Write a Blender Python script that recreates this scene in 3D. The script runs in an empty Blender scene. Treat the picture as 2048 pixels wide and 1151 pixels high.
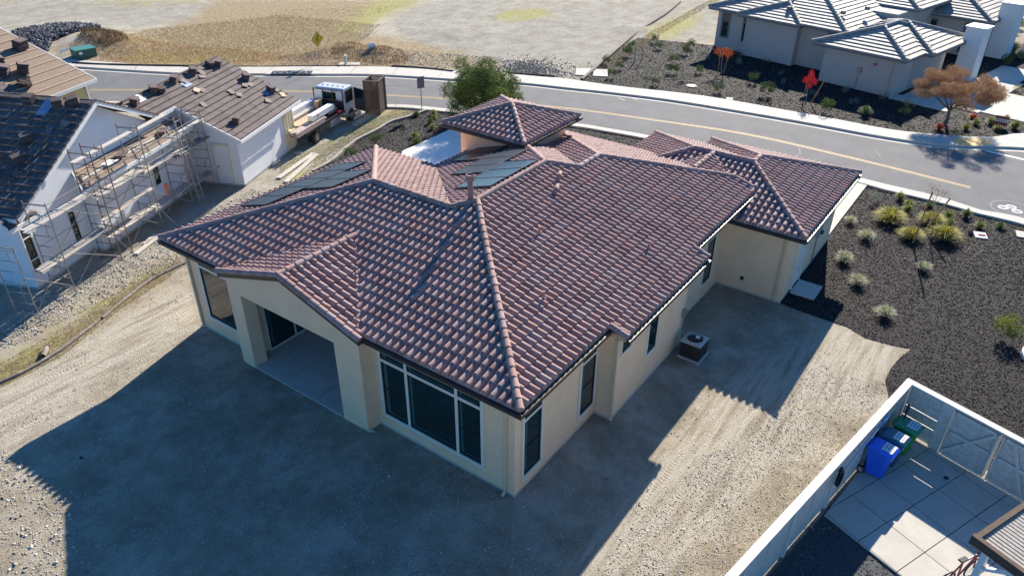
import bpy, bmesh, math, random
import numpy as np
from mathutils import Vector, Matrix
random.seed(7); rng = np.random.default_rng(7)
S = bpy.context.scene
COL = S.collection
R = math.radians
# ---------------------------------------------------------------- camera
CAM = Vector((-12.1923, -8.5287, 16.1565))
YAW, PITCH, ROLL, FPX = 0.6179, -0.5552, 0.0080, 1500.2
cf = Vector((math.cos(YAW)*math.cos(PITCH), math.sin(YAW)*math.cos(PITCH), math.sin(PITCH)))
cr0 = Vector((math.sin(YAW), -math.cos(YAW), 0)); cu0 = cr0.cross(cf)
cr = math.cos(ROLL)*cr0 + math.sin(ROLL)*cu0
cu = -math.sin(ROLL)*cr0 + math.cos(ROLL)*cu0
cam = bpy.data.cameras.new('camera'); camo = bpy.data.objects.new('camera', cam); COL.objects.link(camo)
m = Matrix((cr, cu, -cf)).transposed().to_4x4(); m.translation = CAM
camo.matrix_world = m
cam.sensor_width = 36; cam.lens = FPX/2048*36; cam.clip_end = 2000; cam.clip_start = .1
S.camera = camo
S.render.resolution_x = 1024; S.render.resolution_y = 575
# ---------------------------------------------------------------- light
SUN_DIR = Vector((1.86, 0.49, 1.0)).normalized()      # towards the sun
W = bpy.data.worlds.new('World'); S.world = W; W.use_nodes = True
wn = W.node_tree.nodes; wl = W.node_tree.links
sky = wn.new('ShaderNodeTexSky'); sky.sky_type = 'NISHITA'; sky.sun_disc = False
sky.sun_elevation = math.asin(SUN_DIR.z); sky.sun_rotation = math.atan2(SUN_DIR.x, SUN_DIR.y)
sky.ozone_density = 5.0; sky.air_density = 1.0; sky.dust_density = 0.3
tint = wn.new('ShaderNodeVectorMath'); tint.operation = 'MULTIPLY'; tint.inputs[1].default_value = (.42, .88, 1.20)   # deep clear autumn sky
wl.new(sky.outputs[0], tint.inputs[0]); wl.new(tint.outputs[0], wn['Background'].inputs[0]); wn['Background'].inputs[1].default_value = 0.072
sl = bpy.data.lights.new('sun', 'SUN'); sl.energy = 5.0; sl.angle = R(.5); sl.color = (1, .91, .78)
so = bpy.data.objects.new('sun', sl); COL.objects.link(so); so.rotation_euler = SUN_DIR.to_track_quat('Z', 'Y').to_euler()
S.view_settings.view_transform = 'Standard'; S.view_settings.look = 'None'
S.view_settings.exposure = 1.12; S.view_settings.gamma = 1
try: S.cycles.max_bounces = 6
except Exception: pass
# ---------------------------------------------------------------- helpers
def g(px, py, z=0.0):                                  # photo pixel -> world point at height z
    d = cf + cr*((px-1024)/FPX) - cu*((py-575.5)/FPX)
    return CAM + d*((z-CAM.z)/d.z)
def mat(name, col, rough=.8, metal=0, var=0, scale=8, bump=0, bscale=60, spec=.5, col2=None, detail=4, dist=None):
    m = bpy.data.materials.new(name); m.use_nodes = True; n = m.node_tree.nodes; l = m.node_tree.links; b = n['Principled BSDF']
    b.inputs['Base Color'].default_value = (*col, 1); b.inputs['Roughness'].default_value = rough
    b.inputs['Metallic'].default_value = metal; b.inputs['Specular IOR Level'].default_value = spec
    tc = n.new('ShaderNodeTexCoord')
    if var or col2:
        t = n.new('ShaderNodeTexNoise'); t.inputs['Scale'].default_value = scale; t.inputs['Detail'].default_value = detail; t.inputs['Roughness'].default_value = .65
        l.new(tc.outputs['Object'], t.inputs['Vector'])
        r = n.new('ShaderNodeValToRGB'); c2 = col2 or tuple(c*(1-var) for c in col)
        c1 = col if col2 else tuple(min(1, c*(1+var*.6)) for c in col)
        r.color_ramp.elements[0].color = (*c2, 1); r.color_ramp.elements[1].color = (*c1, 1)
        r.color_ramp.elements[0].position = .32; r.color_ramp.elements[1].position = .68
        l.new(t.outputs[0], r.inputs[0]); l.new(r.outputs[0], b.inputs['Base Color'])
    if bump:
        t2 = n.new('ShaderNodeTexNoise'); t2.inputs['Scale'].default_value = bscale; t2.inputs['Detail'].default_value = 4
        l.new(tc.outputs['Object'], t2.inputs['Vector'])
        bp = n.new('ShaderNodeBump'); bp.inputs['Strength'].default_value = bump; bp.inputs['Distance'].default_value = .02
        l.new(t2.outputs[0], bp.inputs['Height']); l.new(bp.outputs[0], b.inputs['Normal'])
    return m
def island_mat(name, cols, rough=.85, trans=0):        # colour per loose piece
    m = bpy.data.materials.new(name); m.use_nodes = True; n = m.node_tree.nodes; l = m.node_tree.links; b = n['Principled BSDF']
    ge = n.new('ShaderNodeNewGeometry'); r = n.new('ShaderNodeValToRGB'); r.color_ramp.interpolation = 'LINEAR'
    while len(r.color_ramp.elements) < len(cols): r.color_ramp.elements.new(.5)
    for i, c in enumerate(cols):
        r.color_ramp.elements[i].position = i/(len(cols)-1); r.color_ramp.elements[i].color = (*c, 1)
    l.new(ge.outputs['Random Per Island'], r.inputs[0]); l.new(r.outputs[0], b.inputs['Base Color']); b.inputs['Roughness'].default_value = rough; b.inputs['Specular IOR Level'].default_value = .15
    if trans:
        tr = n.new('ShaderNodeBsdfTranslucent'); l.new(r.outputs[0], tr.inputs[0]); mx = n.new('ShaderNodeMixShader'); mx.inputs[0].default_value = trans
        l.new(b.outputs[0], mx.inputs[1]); l.new(tr.outputs[0], mx.inputs[2]); l.new(mx.outputs[0], n['Material Output'].inputs[0])
    return m
def tile_mat(name, cols, mott=.25, rough=.75, bump=.3):
    m = bpy.data.materials.new(name); m.use_nodes = True; n = m.node_tree.nodes; l = m.node_tree.links; b = n['Principled BSDF']
    uv = n.new('ShaderNodeUVMap'); fl = n.new('ShaderNodeVectorMath'); fl.operation = 'FLOOR'; l.new(uv.outputs[0], fl.inputs[0])
    wn_ = n.new('ShaderNodeTexWhiteNoise'); wn_.noise_dimensions = '2D'; l.new(fl.outputs[0], wn_.inputs['Vector'])
    r = n.new('ShaderNodeValToRGB')
    while len(r.color_ramp.elements) < len(cols): r.color_ramp.elements.new(.5)
    for i, c in enumerate(cols):
        r.color_ramp.elements[i].position = i/(len(cols)-1); r.color_ramp.elements[i].color = (*c, 1)
    l.new(wn_.outputs[0], r.inputs[0])
    tc = n.new('ShaderNodeTexCoord'); t = n.new('ShaderNodeTexNoise'); t.inputs['Scale'].default_value = 9; t.inputs['Detail'].default_value = 6
    l.new(tc.outputs['Object'], t.inputs['Vector'])
    mr = n.new('ShaderNodeMapRange'); mr.inputs[1].default_value = .3; mr.inputs[2].default_value = .7; mr.inputs[3].default_value = 1-mott; mr.inputs[4].default_value = 1+mott
    l.new(t.outputs[0], mr.inputs[0]); mx = n.new('ShaderNodeVectorMath'); mx.operation = 'SCALE'
    l.new(r.outputs[0], mx.inputs[0]); l.new(mr.outputs[0], mx.inputs['Scale']); l.new(mx.outputs[0], b.inputs['Base Color'])
    b.inputs['Roughness'].default_value = rough
    t2 = n.new('ShaderNodeTexNoise'); t2.inputs['Scale'].default_value = 70; l.new(tc.outputs['Object'], t2.inputs['Vector'])
    bp = n.new('ShaderNodeBump'); bp.inputs['Strength'].default_value = bump; bp.inputs['Distance'].default_value = .01
    l.new(t2.outputs[0], bp.inputs['Height']); l.new(bp.outputs[0], b.inputs['Normal'])
    return m
class MB:
    def __init__(s): s.v = []; s.f = []; s.uv = []
    def add(s, vs, fs, uvs=None):
        o = len(s.v); s.v += [tuple(p) for p in vs]
        for i, f in enumerate(fs):
            s.f.append(tuple(o+k for k in f)); s.uv.append(uvs[i] if uvs else None)
        return s
    def box(s, x0, x1, y0, y1, z0, z1):
        vs = [(x0,y0,z0),(x1,y0,z0),(x1,y1,z0),(x0,y1,z0),(x0,y0,z1),(x1,y0,z1),(x1,y1,z1),(x0,y1,z1)]
        return s.add(vs, [(3,2,1,0),(4,5,6,7),(0,1,5,4),(1,2,6,5),(2,3,7,6),(3,0,4,7)])
    def obox(s, c, size, rz=0, tilt=None):
        M = Matrix.Translation(c) @ Matrix.Rotation(rz, 4, 'Z')
        if tilt is not None: M = Matrix.Translation(c) @ tilt.to_matrix().to_4x4() if hasattr(tilt, 'to_matrix') else Matrix.Translation(c) @ tilt
        a, b, d = [k/2 for k in size]
        vs = [M @ Vector(p) for p in [(-a,-b,-d),(a,-b,-d),(a,b,-d),(-a,b,-d),(-a,-b,d),(a,-b,d),(a,b,d),(-a,b,d)]]
        return s.add(vs, [(3,2,1,0),(4,5,6,7),(0,1,5,4),(1,2,6,5),(2,3,7,6),(3,0,4,7)])
    def beam(s, p0, p1, w, h):                          # box between two points
        p0 = Vector(p0); p1 = Vector(p1); d = p1-p0; L = d.length
        q = d.to_track_quat('X', 'Z').to_matrix().to_4x4(); q.translation = (p0+p1)/2
        return s.obox((0,0,0), (L, w, h), tilt=q) if False else s._ob(q, L, w, h)
    def _ob(s, M, L, w, h):
        a, b, d = L/2, w/2, h/2
        vs = [M @ Vector(p) for p in [(-a,-b,-d),(a,-b,-d),(a,b,-d),(-a,b,-d),(-a,-b,d),(a,-b,d),(a,b,d),(-a,b,d)]]
        return s.add(vs, [(3,2,1,0),(4,5,6,7),(0,1,5,4),(1,2,6,5),(2,3,7,6),(3,0,4,7)])
    def tube(s, p0, p1, r0, r1=None, n=8, caps=True):
        r1 = r0 if r1 is None else r1; p0 = Vector(p0); p1 = Vector(p1); q = (p1-p0).to_track_quat('Z', 'Y')
        vs = []
        for p, r in ((p0, r0), (p1, r1)):
            for i in range(n):
                a = 2*math.pi*i/n; vs.append(p + q @ Vector((r*math.cos(a), r*math.sin(a), 0)))
        fs = [(i, (i+1) % n, n+(i+1) % n, n+i) for i in range(n)]
        if caps: fs += [tuple(range(n))[::-1], tuple(range(n, 2*n))]
        return s.add(vs, fs)
    def path(s, pts, r, n=8):
        for a, b in zip(pts, pts[1:]): s.tube(a, b, r, r, n)
        return s
    def prism(s, poly, z0, z1):
        n = len(poly); vs = [(*p[:2], z0) for p in poly] + [(*p[:2], z1) for p in poly]
        ar = sum(poly[i][0]*poly[(i+1) % n][1]-poly[(i+1) % n][0]*poly[i][1] for i in range(n))
        if ar < 0: vs = [(*p[:2], z0) for p in poly[::-1]] + [(*p[:2], z1) for p in poly[::-1]]
        return s.add(vs, [tuple(range(n))[::-1], tuple(range(n, 2*n))] + [(i, (i+1) % n, n+(i+1) % n, n+i) for i in range(n)])
    def lathe(s, prof, c=(0,0,0), n=16):
        vs = []; c = Vector(c)
        for r, z in prof:
            for i in range(n): a = 2*math.pi*i/n; vs.append(c+Vector((r*math.cos(a), r*math.sin(a), z)))
        fs = [(k*n+i, k*n+(i+1) % n, (k+1)*n+(i+1) % n, (k+1)*n+i) for k in range(len(prof)-1) for i in range(n)]
        fs += [tuple(range(n))[::-1], tuple(range((len(prof)-1)*n, len(prof)*n))]
        return s.add(vs, fs)
    def build(s, name, m, parent=None, smooth=False, bevel=0):
        me = bpy.data.meshes.new(name); me.from_pydata(s.v, [], s.f)
        if any(u is not None for u in s.uv):
            ul = me.uv_layers.new(name='UVMap'); k = 0
            for f, u in zip(s.f, s.uv):
                for j in range(len(f)): ul.data[k].uv = u[j] if u else (0, 0); k += 1
        o = bpy.data.objects.new(name, me); COL.objects.link(o); me.materials.append(m)
        if smooth: me.polygons.foreach_set('use_smooth', [True]*len(me.polygons))
        if parent: o.parent = parent
        if bevel:
            b = o.modifiers.new('bevel', 'BEVEL'); b.width = bevel; b.segments = 2; b.limit_method = 'ANGLE'
        return o
def tag(o, label, cat, group=None, kind=None):
    if label: o['label'] = label
    if cat: o['category'] = cat
    if group: o['group'] = group
    if kind: o['kind'] = kind
    return o
def thing(name, label, cat, loc=(0,0,0), rz=0, group=None):
    o = bpy.data.objects.new(name, None); COL.objects.link(o); o.location = loc; o.rotation_euler = (0, 0, rz); o.empty_display_size = .3
    return tag(o, label, cat, group)
def struct(o): o['kind'] = 'structure'; return o
def copy_tree(o, parent=None):
    c = o.copy(); COL.objects.link(c); c.parent = parent
    for ch in list(o.children): copy_tree(ch, c)
    return c
def bulk(name, V, F, m, smooth=False):
    me = bpy.data.meshes.new(name); nv = len(V); nf = len(F); k = F.shape[1]
    me.vertices.add(nv); me.vertices.foreach_set('co', V.astype(np.float32).ravel())
    me.loops.add(nf*k); me.loops.foreach_set('vertex_index', F.astype(np.int32).ravel())
    me.polygons.add(nf); me.polygons.foreach_set('loop_start', np.arange(0, nf*k, k, dtype=np.int32))
    me.update(calc_edges=True); me.materials.append(m)
    if smooth: me.polygons.foreach_set('use_smooth', np.ones(nf, dtype=bool))
    o = bpy.data.objects.new(name, me); COL.objects.link(o); return o
def inpoly(X, Y, poly):
    r = np.zeros(X.shape, bool); n = len(poly)
    for i in range(n):
        x1, y1 = poly[i][0], poly[i][1]; x2, y2 = poly[(i+1) % n][0], poly[(i+1) % n][1]
        c = ((y1 > Y) != (y2 > Y)) & (X < (x2-x1)*(Y-y1)/((y2-y1) if y2 != y1 else 1e-9)+x1); r ^= c
    return r
def gp(pts): return [tuple(g(*p)[:2]) for p in pts]
OCT = np.array([(1,0,0),(0,1,0),(-1,0,0),(0,-1,0),(0,0,1),(0,0,-1)], float)
OCF = np.array([(0,1,4),(1,2,4),(2,3,4),(3,0,4),(1,0,5),(2,1,5),(3,2,5),(0,3,5)])
def lumps(P, size, flat, m, name, jit=.35, zoff=.2):    # many small irregular stones or chips as one mesh
    n = len(P); sc = size[:, None]*np.stack([rng.uniform(.7,1.3,n), rng.uniform(.5,1,n), flat*rng.uniform(.6,1.2,n)], 1)
    V = OCT[None]*sc[:, None, :]*(1+rng.uniform(-jit, jit, (n, 6, 1)))
    a = rng.uniform(0, 2*np.pi, n); tl = rng.uniform(-.5, .5, (n, 2))
    V[:, :, 2] += V[:, :, 0]*tl[:, :1] + V[:, :, 1]*tl[:, 1:]
    x = V[:, :, 0]*np.cos(a)[:, None]-V[:, :, 1]*np.sin(a)[:, None]; y = V[:, :, 0]*np.sin(a)[:, None]+V[:, :, 1]*np.cos(a)[:, None]
    V = np.stack([x, y, V[:, :, 2]], 2) + P[:, None, :]; V[:, :, 2] += (size*flat*zoff)[:, None]
    F = (OCF[None]+(np.arange(n)*6)[:, None, None]).reshape(-1, 3)
    return bulk(name, V.reshape(-1, 3), F, m)
MND = []
def terrain(x, y):
    z = np.zeros(np.shape(x))
    for (mx, my, rad, h) in MND: z = z+h*np.exp(-((x-mx)**2+(y-my)**2)/(rad*rad))
    return z
def scatter(poly, n, z=0.0, power=0):                    # points in a polygon, denser near the camera if power>0
    a = np.array([p[:2] for p in poly]); lo = a.min(0); hi = a.max(0); out = []
    got = 0
    while got < n:
        p = rng.uniform(lo, hi, (n*2, 2)); k = inpoly(p[:, 0], p[:, 1], poly)
        if power == .8:
            q_ = np.sin(p[:, 0]*1.7+2*np.sin(p[:, 1]*.9))+np.sin(p[:, 1]*2.3+1.5*np.sin(p[:, 0]*1.1))+.6*np.sin(p[:, 0]*5.1+p[:, 1]*4.3); k &= rng.uniform(0, 1, len(p)) < np.clip(.22+.28*q_, .05, 1)
        if power:
            d = np.hypot(p[:, 0]-CAM.x, p[:, 1]-CAM.y); k &= rng.uniform(0, 1, len(p)) < (8/np.maximum(d, 8))**power
        p = p[k]; out.append(p); got += len(p)
    p = np.concatenate(out)[:n]; return np.column_stack([p, z+terrain(p[:, 0], p[:, 1])])
def poly_at(poly, z, name, m, parent=None):
    poly = ccw(list(poly)); b = MB(); n = len(poly); b.add([(p[0], p[1], z) for p in poly], [tuple(range(n))]); return b.build(name, m, parent)
def ccw(poly):
    n = len(poly); a = sum(poly[i][0]*poly[(i+1) % n][1]-poly[(i+1) % n][0]*poly[i][1] for i in range(n)); return poly if a > 0 else poly[::-1]
# ------------------------------------------------ tiled roof planes
SP = [(0, -.01), (.03, .03), (.12, .066), (.24, .084), (.35, .09), (.46, .084), (.58, .066), (.66, .03), (.69, -.01), (1, -.014)]
FP = [(0, 0), (.985, 0), (.99, -.006), (1, -.006)]
PLANE_ID = [0]
def tile_plane(out, org, ud, vd, z0, k, pieces, prof='s', TW=.26, TE=.33, lift=.03):
    """org = a point on the eave line (xy); vd = up-slope direction (xy); pieces = convex polygons in plan (xy)."""
    PLANE_ID[0] += 53; pid = PLANE_ID[0]
    org = Vector((org[0], org[1])); ud = Vector(ud).normalized(); vd = Vector(vd).normalized(); pr = SP if prof == 's' else FP
    for poly in pieces:
        poly = ccw([tuple(p) for p in poly])
        U = [(Vector(p)-org).dot(ud) for p in poly]; V_ = [(Vector(p)-org).dot(vd) for p in poly]
        c0, c1 = math.floor(min(U)/TW), math.ceil(max(U)/TW); r0, r1 = math.floor(min(V_)/TE+1e-6), math.ceil(max(V_)/TE-1e-6)
        bm = bmesh.new(); uvl = bm.loops.layers.uv.new('UVMap')
        for r in range(r0, r1):
            off = .5 if (prof != 's' and r % 2) else 0
            for c in range(c0-1, c1+1):
                rs = random.Random(c*7919+r*104729+pid); j = rs.uniform(-.004, .004); jr = rs.uniform(-.006, .006)
                if rs.random() < .015: j += .012
                lo = []; hi = []; ft = []
                for (s, h) in pr:
                    u = (c+off+s)*TW; p = org+ud*u+vd*(r*TE+jr); q = org+ud*u+vd*((r+1)*TE+.02)
                    hh = h*1.16 if h > 0 else h
                    zl = z0+k*r*TE+hh+lift+j; zh = z0+k*((r+1)*TE+.02)+h*.86+j*.3
                    lo.append(bm.verts.new((p.x, p.y, zl))); hi.append(bm.verts.new((q.x, q.y, zh)))
                    dz = (z0+k*r*TE+h*.9-.004) if r > 0 else z0+k*r*TE-.05
                    ft.append(bm.verts.new((p.x, p.y, dz)))
                for i in range(len(pr)-1):
                    for quad, vv in (((lo[i], lo[i+1], hi[i+1], hi[i]), (0, 0, 1, 1)), ((ft[i], ft[i+1], lo[i+1], lo[i]), (0, 0, 0, 0))):
                        f = bm.faces.new(quad); ss = (pr[i][0], pr[i+1][0], pr[i+1][0], pr[i][0])
                        for lp, s_, v_ in zip(f.loops, ss, vv): lp[uvl].uv = (c+pid+min(max(s_, .02), .98), r+min(max(v_, .02), .98))
        n = len(poly)
        for i in range(n):
            a = Vector(poly[i]); b = Vector(poly[(i+1) % n]); d = b-a
            if d.length < 1e-6: continue
            nn = Vector((d.y, -d.x, 0)).normalized()
            if abs((nn.x*vd.x+nn.y*vd.y)+1) < 1e-3 and min((Vector(q)-org).dot(vd) for q in (a, b)) < .02:   # the eave: keep the wavy front
                a = a - vd*.03
            bmesh.ops.bisect_plane(bm, geom=bm.verts[:]+bm.edges[:]+bm.faces[:], plane_co=(a.x, a.y, 0), plane_no=nn, clear_outer=True)
        bm.verts.index_update(); o = len(out.v)
        for v in bm.verts: out.v.append(tuple(v.co))
        for f in bm.faces:
            out.f.append(tuple(o+v.index for v in f.verts)); out.uv.append([tuple(lp[uvl].uv) for lp in f.loops])
        bm.free()
def cap_line(p0, p1, r=.105, seg=.34, n=10, up=.03, name='ridge_cap', m=None, parent=None, flat=False):
    """overlapping barrel caps from the low end p0 to the high end p1"""
    p0 = Vector(p0)+Vector((0,0,up)); p1 = Vector(p1)+Vector((0,0,up)); d = p1-p0; L = d.length; d.normalize(); N = max(1, round(L/seg)); sg = L/N
    side = d.cross(Vector((0,0,1))).normalized(); upv = side.cross(d).normalized(); b = MB(); PLANE_ID[0] += 53
    for i in range(N):
        a = p0+d*(i*sg-.02); e = p0+d*((i+1)*sg+.03); vs = []
        jj = random.uniform(-.008, .008)
        for (p, rr, hz) in ((a, r*1.06, .014), (e, r*.95, 0), (a, r*1.06-.02, .014)):
            for q in range(n+1):
                t = math.pi*(q/n)*1.2-math.pi*.1
                if flat: x, y = [(1.2,-.5),(1.1,.1),(.6,.5),(0,.75),(-.6,.5),(-1.1,.1),(-1.2,-.5)][min(6, q)] ; 
                else: x, y = math.cos(t), math.sin(t)
                vs.append(p+side*(rr*x+jj)+upv*(rr*y+hz))
        w = n+1; fs = [(k, k+1, w+k+1, w+k) for k in range(n)] + [(2*w+k, 2*w+k+1, k+1, k) for k in range(n)]
        if i == 0: fs.append(tuple(range(w)))
        uv = [[(PLANE_ID[0]+.5, i+.5)]*4]*(2*n) + ([[(PLANE_ID[0]+.5, i+.5)]*w] if i == 0 else [])
        b.add(vs, fs, uv)
    return b.build(name, m, parent, smooth=False)
# ================================================================ materials
M = {}
M['tile'] = tile_mat('terracotta', [(.275,.16,.145),(.31,.195,.175),(.36,.24,.215),(.33,.205,.18),(.395,.27,.245),(.385,.215,.18),(.345,.255,.24),(.29,.175,.155)], .14, .85, .2)
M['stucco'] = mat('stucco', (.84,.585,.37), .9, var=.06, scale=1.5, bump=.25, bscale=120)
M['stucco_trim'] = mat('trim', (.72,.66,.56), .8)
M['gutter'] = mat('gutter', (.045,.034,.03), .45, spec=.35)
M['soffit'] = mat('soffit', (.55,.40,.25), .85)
M['glass'] = mat('glass', (.008,.024,.026), .04, spec=.8)
M['black'] = mat('black', (.015,.015,.015), .5)
M['concrete'] = mat('concrete', (.46,.45,.41), .85, var=.14, scale=2.5, bump=.15, bscale=90, detail=8)
M['walk'] = mat('walk', (.50,.47,.41), .85, var=.12, scale=1.8, bump=.15, bscale=80, detail=8)
M['white'] = mat('white', (.75,.75,.73), .6)
M['whitewall'] = mat('whitewall', (.74,.76,.78), .9, var=.05, scale=1.2, bump=.2, bscale=90)
M['metal'] = mat('metal', (.35,.35,.36), .4, metal=.8)
M['rust'] = mat('rust', (.22,.12,.07), .7, var=.4, scale=14)
M['wood'] = mat('wood', (.55,.42,.27), .8, var=.2, scale=10)
M['woodpale'] = mat('woodpale', (.50,.46,.40), .85, var=.2, scale=6)
M['greywood'] = mat('greywood', (.40,.37,.33), .9, var=.25, scale=9)
M['darkwood'] = mat('darkwood', (.10,.065,.045), .85, var=.3, scale=12)
M['solar'] = mat('solar', (.030,.032,.036), .42, spec=.35)
M['asphalt'] = mat('asphalt', (.15,.15,.155), .9, col2=(.112,.112,.117), scale=.55, bump=.5, bscale=160, detail=12)
M['yellow'] = mat('yellow', (.60,.39,.12), .7, var=.2, scale=20)
M['roadwhite'] = mat('roadwhite', (.7,.7,.68), .7, var=.1, scale=20)
# ground: real soils mixed by a painted mask with noisy borders
gm = bpy.data.materials.new('soil'); gm.use_nodes = True
n = gm.node_tree.nodes; l = gm.node_tree.links; b = n['Principled BSDF']; b.inputs['Roughness'].default_value = 1; b.inputs['Specular IOR Level'].default_value = .1
tc = n.new('ShaderNodeTexCoord')
def noise(sc, det=5, vec=None, rough=.6):
    t = n.new('ShaderNodeTexNoise'); t.inputs['Scale'].default_value = sc; t.inputs['Detail'].default_value = det; t.inputs['Roughness'].default_value = rough
    l.new(vec or tc.outputs['Object'], t.inputs['Vector']); return t.outputs[0]
def ramp(inp, stops):
    r = n.new('ShaderNodeValToRGB')
    while len(r.color_ramp.elements) < len(stops): r.color_ramp.elements.new(.5)
    for e, (p, c) in zip(r.color_ramp.elements, stops): e.position = p; e.color = (*c, 1)
    l.new(inp, r.inputs[0]); return r.outputs[0]
def mixc(f, a, c, bt='MIX'):
    x = n.new('ShaderNodeMix'); x.data_type = 'RGBA'; x.blend_type = bt
    if isinstance(f, float): x.inputs[0].default_value = f
    else: l.new(f, x.inputs[0])
    for s_, v_ in ((6, a), (7, c)):
        if isinstance(v_, tuple): x.inputs[s_].default_value = (*v_, 1)
        else: l.new(v_, x.inputs[s_])
    return x.outputs[2]
def edge(chan, nz, amt=.9, w=.2):
    a = n.new('ShaderNodeMath'); a.operation = 'MULTIPLY_ADD'; l.new(nz, a.inputs[0]); a.inputs[1].default_value = amt; l.new(chan, a.inputs[2])
    mr = n.new('ShaderNodeMapRange'); l.new(a.outputs[0], mr.inputs[0]); mr.inputs[1].default_value = .5+amt/2-w; mr.inputs[2].default_value = .5+amt/2+w; return mr.outputs[0]
n1 = noise(.35, 6); n2 = noise(3, 8, rough=.7); n3 = noise(22, 4, rough=.8); n4 = noise(70, 2)
mp = n.new('ShaderNodeMapping'); mp.inputs['Rotation'].default_value = (0, 0, R(7)); mp.inputs['Scale'].default_value = (.35, 3.2, 1); l.new(tc.outputs['Object'], mp.inputs['Vector'])
trk = noise(1.1, 5, mp.outputs[0])
dirt = ramp(n2, [(.25, (.30,.255,.19)), (.5, (.42,.37,.285)), (.75, (.52,.475,.385))])
vc = n.new('ShaderNodeVertexColor'); vc.layer_name = 'mask'
pat = noise(.55, 8, rough=.7); dirt = mixc(.6, dirt, ramp(pat, [(.36, (.18,.145,.10)), (.5, (.35,.30,.22)), (.62, (.52,.475,.39))]))
dirt = mixc(edge(vc.outputs[1], n2, .6, .3), dirt, ramp(trk, [(.34, (.32,.27,.20)), (.44, (.42,.37,.285)), (.56, (.52,.475,.39)), (.66, (.40,.35,.265))]))
grit = ramp(n3, [(.32, (.45,.45,.46)), (.47, (.95,.95,.95)), (.6, (1.05,1.05,1.05)), (.72, (1.4,1.4,1.4))])
dirt = mixc(1.0, dirt, grit, 'MULTIPLY')
gray = mixc(1.0, ramp(n2, [(.3, (.26,.235,.19)), (.5, (.36,.335,.28)), (.7, (.45,.425,.36))]), grit, 'MULTIPLY')
dry = mixc(1.0, ramp(n2, [(.25, (.17,.12,.07)), (.45, (.31,.235,.14)), (.6, (.42,.345,.22)), (.78, (.52,.45,.33))]), grit, 'MULTIPLY')
grn = mixc(1.0, ramp(n2, [(.3, (.24,.22,.07)), (.5, (.38,.35,.14)), (.7, (.47,.42,.24))]), grit, 'MULTIPLY')
sp = n.new('ShaderNodeSeparateColor'); l.new(vc.outputs[0], sp.inputs[0])
nb_ = noise(.9, 9, rough=.75); nc_ = noise(.5, 9, rough=.8)
gray = mixc(.4, gray, ramp(pat, [(.36, (.20,.17,.125)), (.5, (.36,.33,.27)), (.64, (.50,.475,.41))]))
c = mixc(edge(sp.outputs[2], nb_, 1.0), dirt, gray); c = mixc(edge(sp.outputs[0], nb_, 1.6, .25), c, dry); c = mixc(edge(sp.outputs[1], nc_, 2.2, .25), c, grn)
l.new(c, b.inputs['Base Color'])
bp = n.new('ShaderNodeBump'); bp.inputs['Strength'].default_value = .9; bp.inputs['Distance'].default_value = .06
wv = n.new('ShaderNodeTexWave'); wv.inputs['Scale'].default_value = 2.6; wv.inputs['Distortion'].default_value = 6; wv.inputs['Detail'].default_value = 4; mw2 = n.new('ShaderNodeMapping'); mw2.inputs['Rotation'].default_value = (0, 0, R(12)); l.new(tc.outputs['Object'], mw2.inputs['Vector']); l.new(mw2.outputs[0], wv.inputs['Vector'])
wm = n.new('ShaderNodeMath'); wm.operation = 'MULTIPLY'; l.new(wv.outputs[1], wm.inputs[0]); wm2 = n.new('ShaderNodeMath'); wm2.operation = 'MULTIPLY'; l.new(vc.outputs[1], wm2.inputs[0]); l.new(trk, wm2.inputs[1]); wm3 = n.new('ShaderNodeMapRange'); wm3.inputs[1].default_value = .5; wm3.inputs[2].default_value = .62; wm3.inputs[4].default_value = .28; l.new(wm2.outputs[0], wm3.inputs[0]); l.new(wm3.outputs[0], wm.inputs[1])
as_ = n.new('ShaderNodeMath'); as_.operation = 'ADD'; l.new(wm.outputs[0], as_.inputs[0]); l.new(n2, as_.inputs[1])
ad = n.new('ShaderNodeMath'); ad.operation = 'ADD'; l.new(as_.outputs[0], ad.inputs[0]); l.new(n3, ad.inputs[1]); l.new(ad.outputs[0], bp.inputs['Height']); l.new(bp.outputs[0], b.inputs['Normal'])
M['soil'] = gm
M['stone'] = island_mat('stone', [(.16,.15,.14),(.32,.30,.26),(.46,.43,.37),(.62,.60,.55)], .9)
M['darkrock'] = island_mat('darkrock', [(.025,.03,.038),(.06,.065,.078),(.11,.115,.13),(.22,.22,.235)], .8)
M['chips'] = island_mat('mulch_chips', [(.004,.0035,.004),(.008,.007,.008),(.012,.010,.011),(.018,.014,.015),(.032,.025,.026),(.16,.13,.13)], .7)
M['mulch'] = mat('mulch', (.016,.013,.014), .95, col2=(.006,.005,.006), scale=30)
M['pea'] = mat('pea_gravel', (.085,.09,.10), .8, col2=(.03,.033,.038), scale=45, bump=1, bscale=60)
# ================================================================ ground
def pxp(*a): return gp(a)
DRY = [pxp((430,0),(385,40),(300,65),(215,95),(175,128),(400,135),(640,137),(800,130),(800,85),(700,60),(770,20),(860,0)),
       pxp((600,137),(1000,150),(1010,128),(900,100),(760,70),(700,90),(640,100)),
       pxp((-40,745),(60,695),(160,632),(260,562),(350,508),(368,530),(330,560),(240,620),(120,715),(0,775)),
       ]
GRN = [pxp((760,0),(700,40),(640,75),(720,60),(800,20),(850,0)), pxp((-40,740),(60,690),(160,627),(250,565),(290,540),(290,548),(180,640),(70,712),(-20,765)),
       pxp((1000,20),(1100,15),(1110,35),(1000,45)), pxp((500,115),(300,110),(170,125),(400,132),(560,128)), pxp((560,345),(600,335),(650,310),(690,290),(690,300),(650,330),(600,365),(560,375)), pxp((700,235),(880,215),(850,225),(760,245)),
       pxp((1290,70),(1420,5),(1380,60),(1300,90)), pxp((150,0),(420,0),(380,10),(200,12))]
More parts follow.
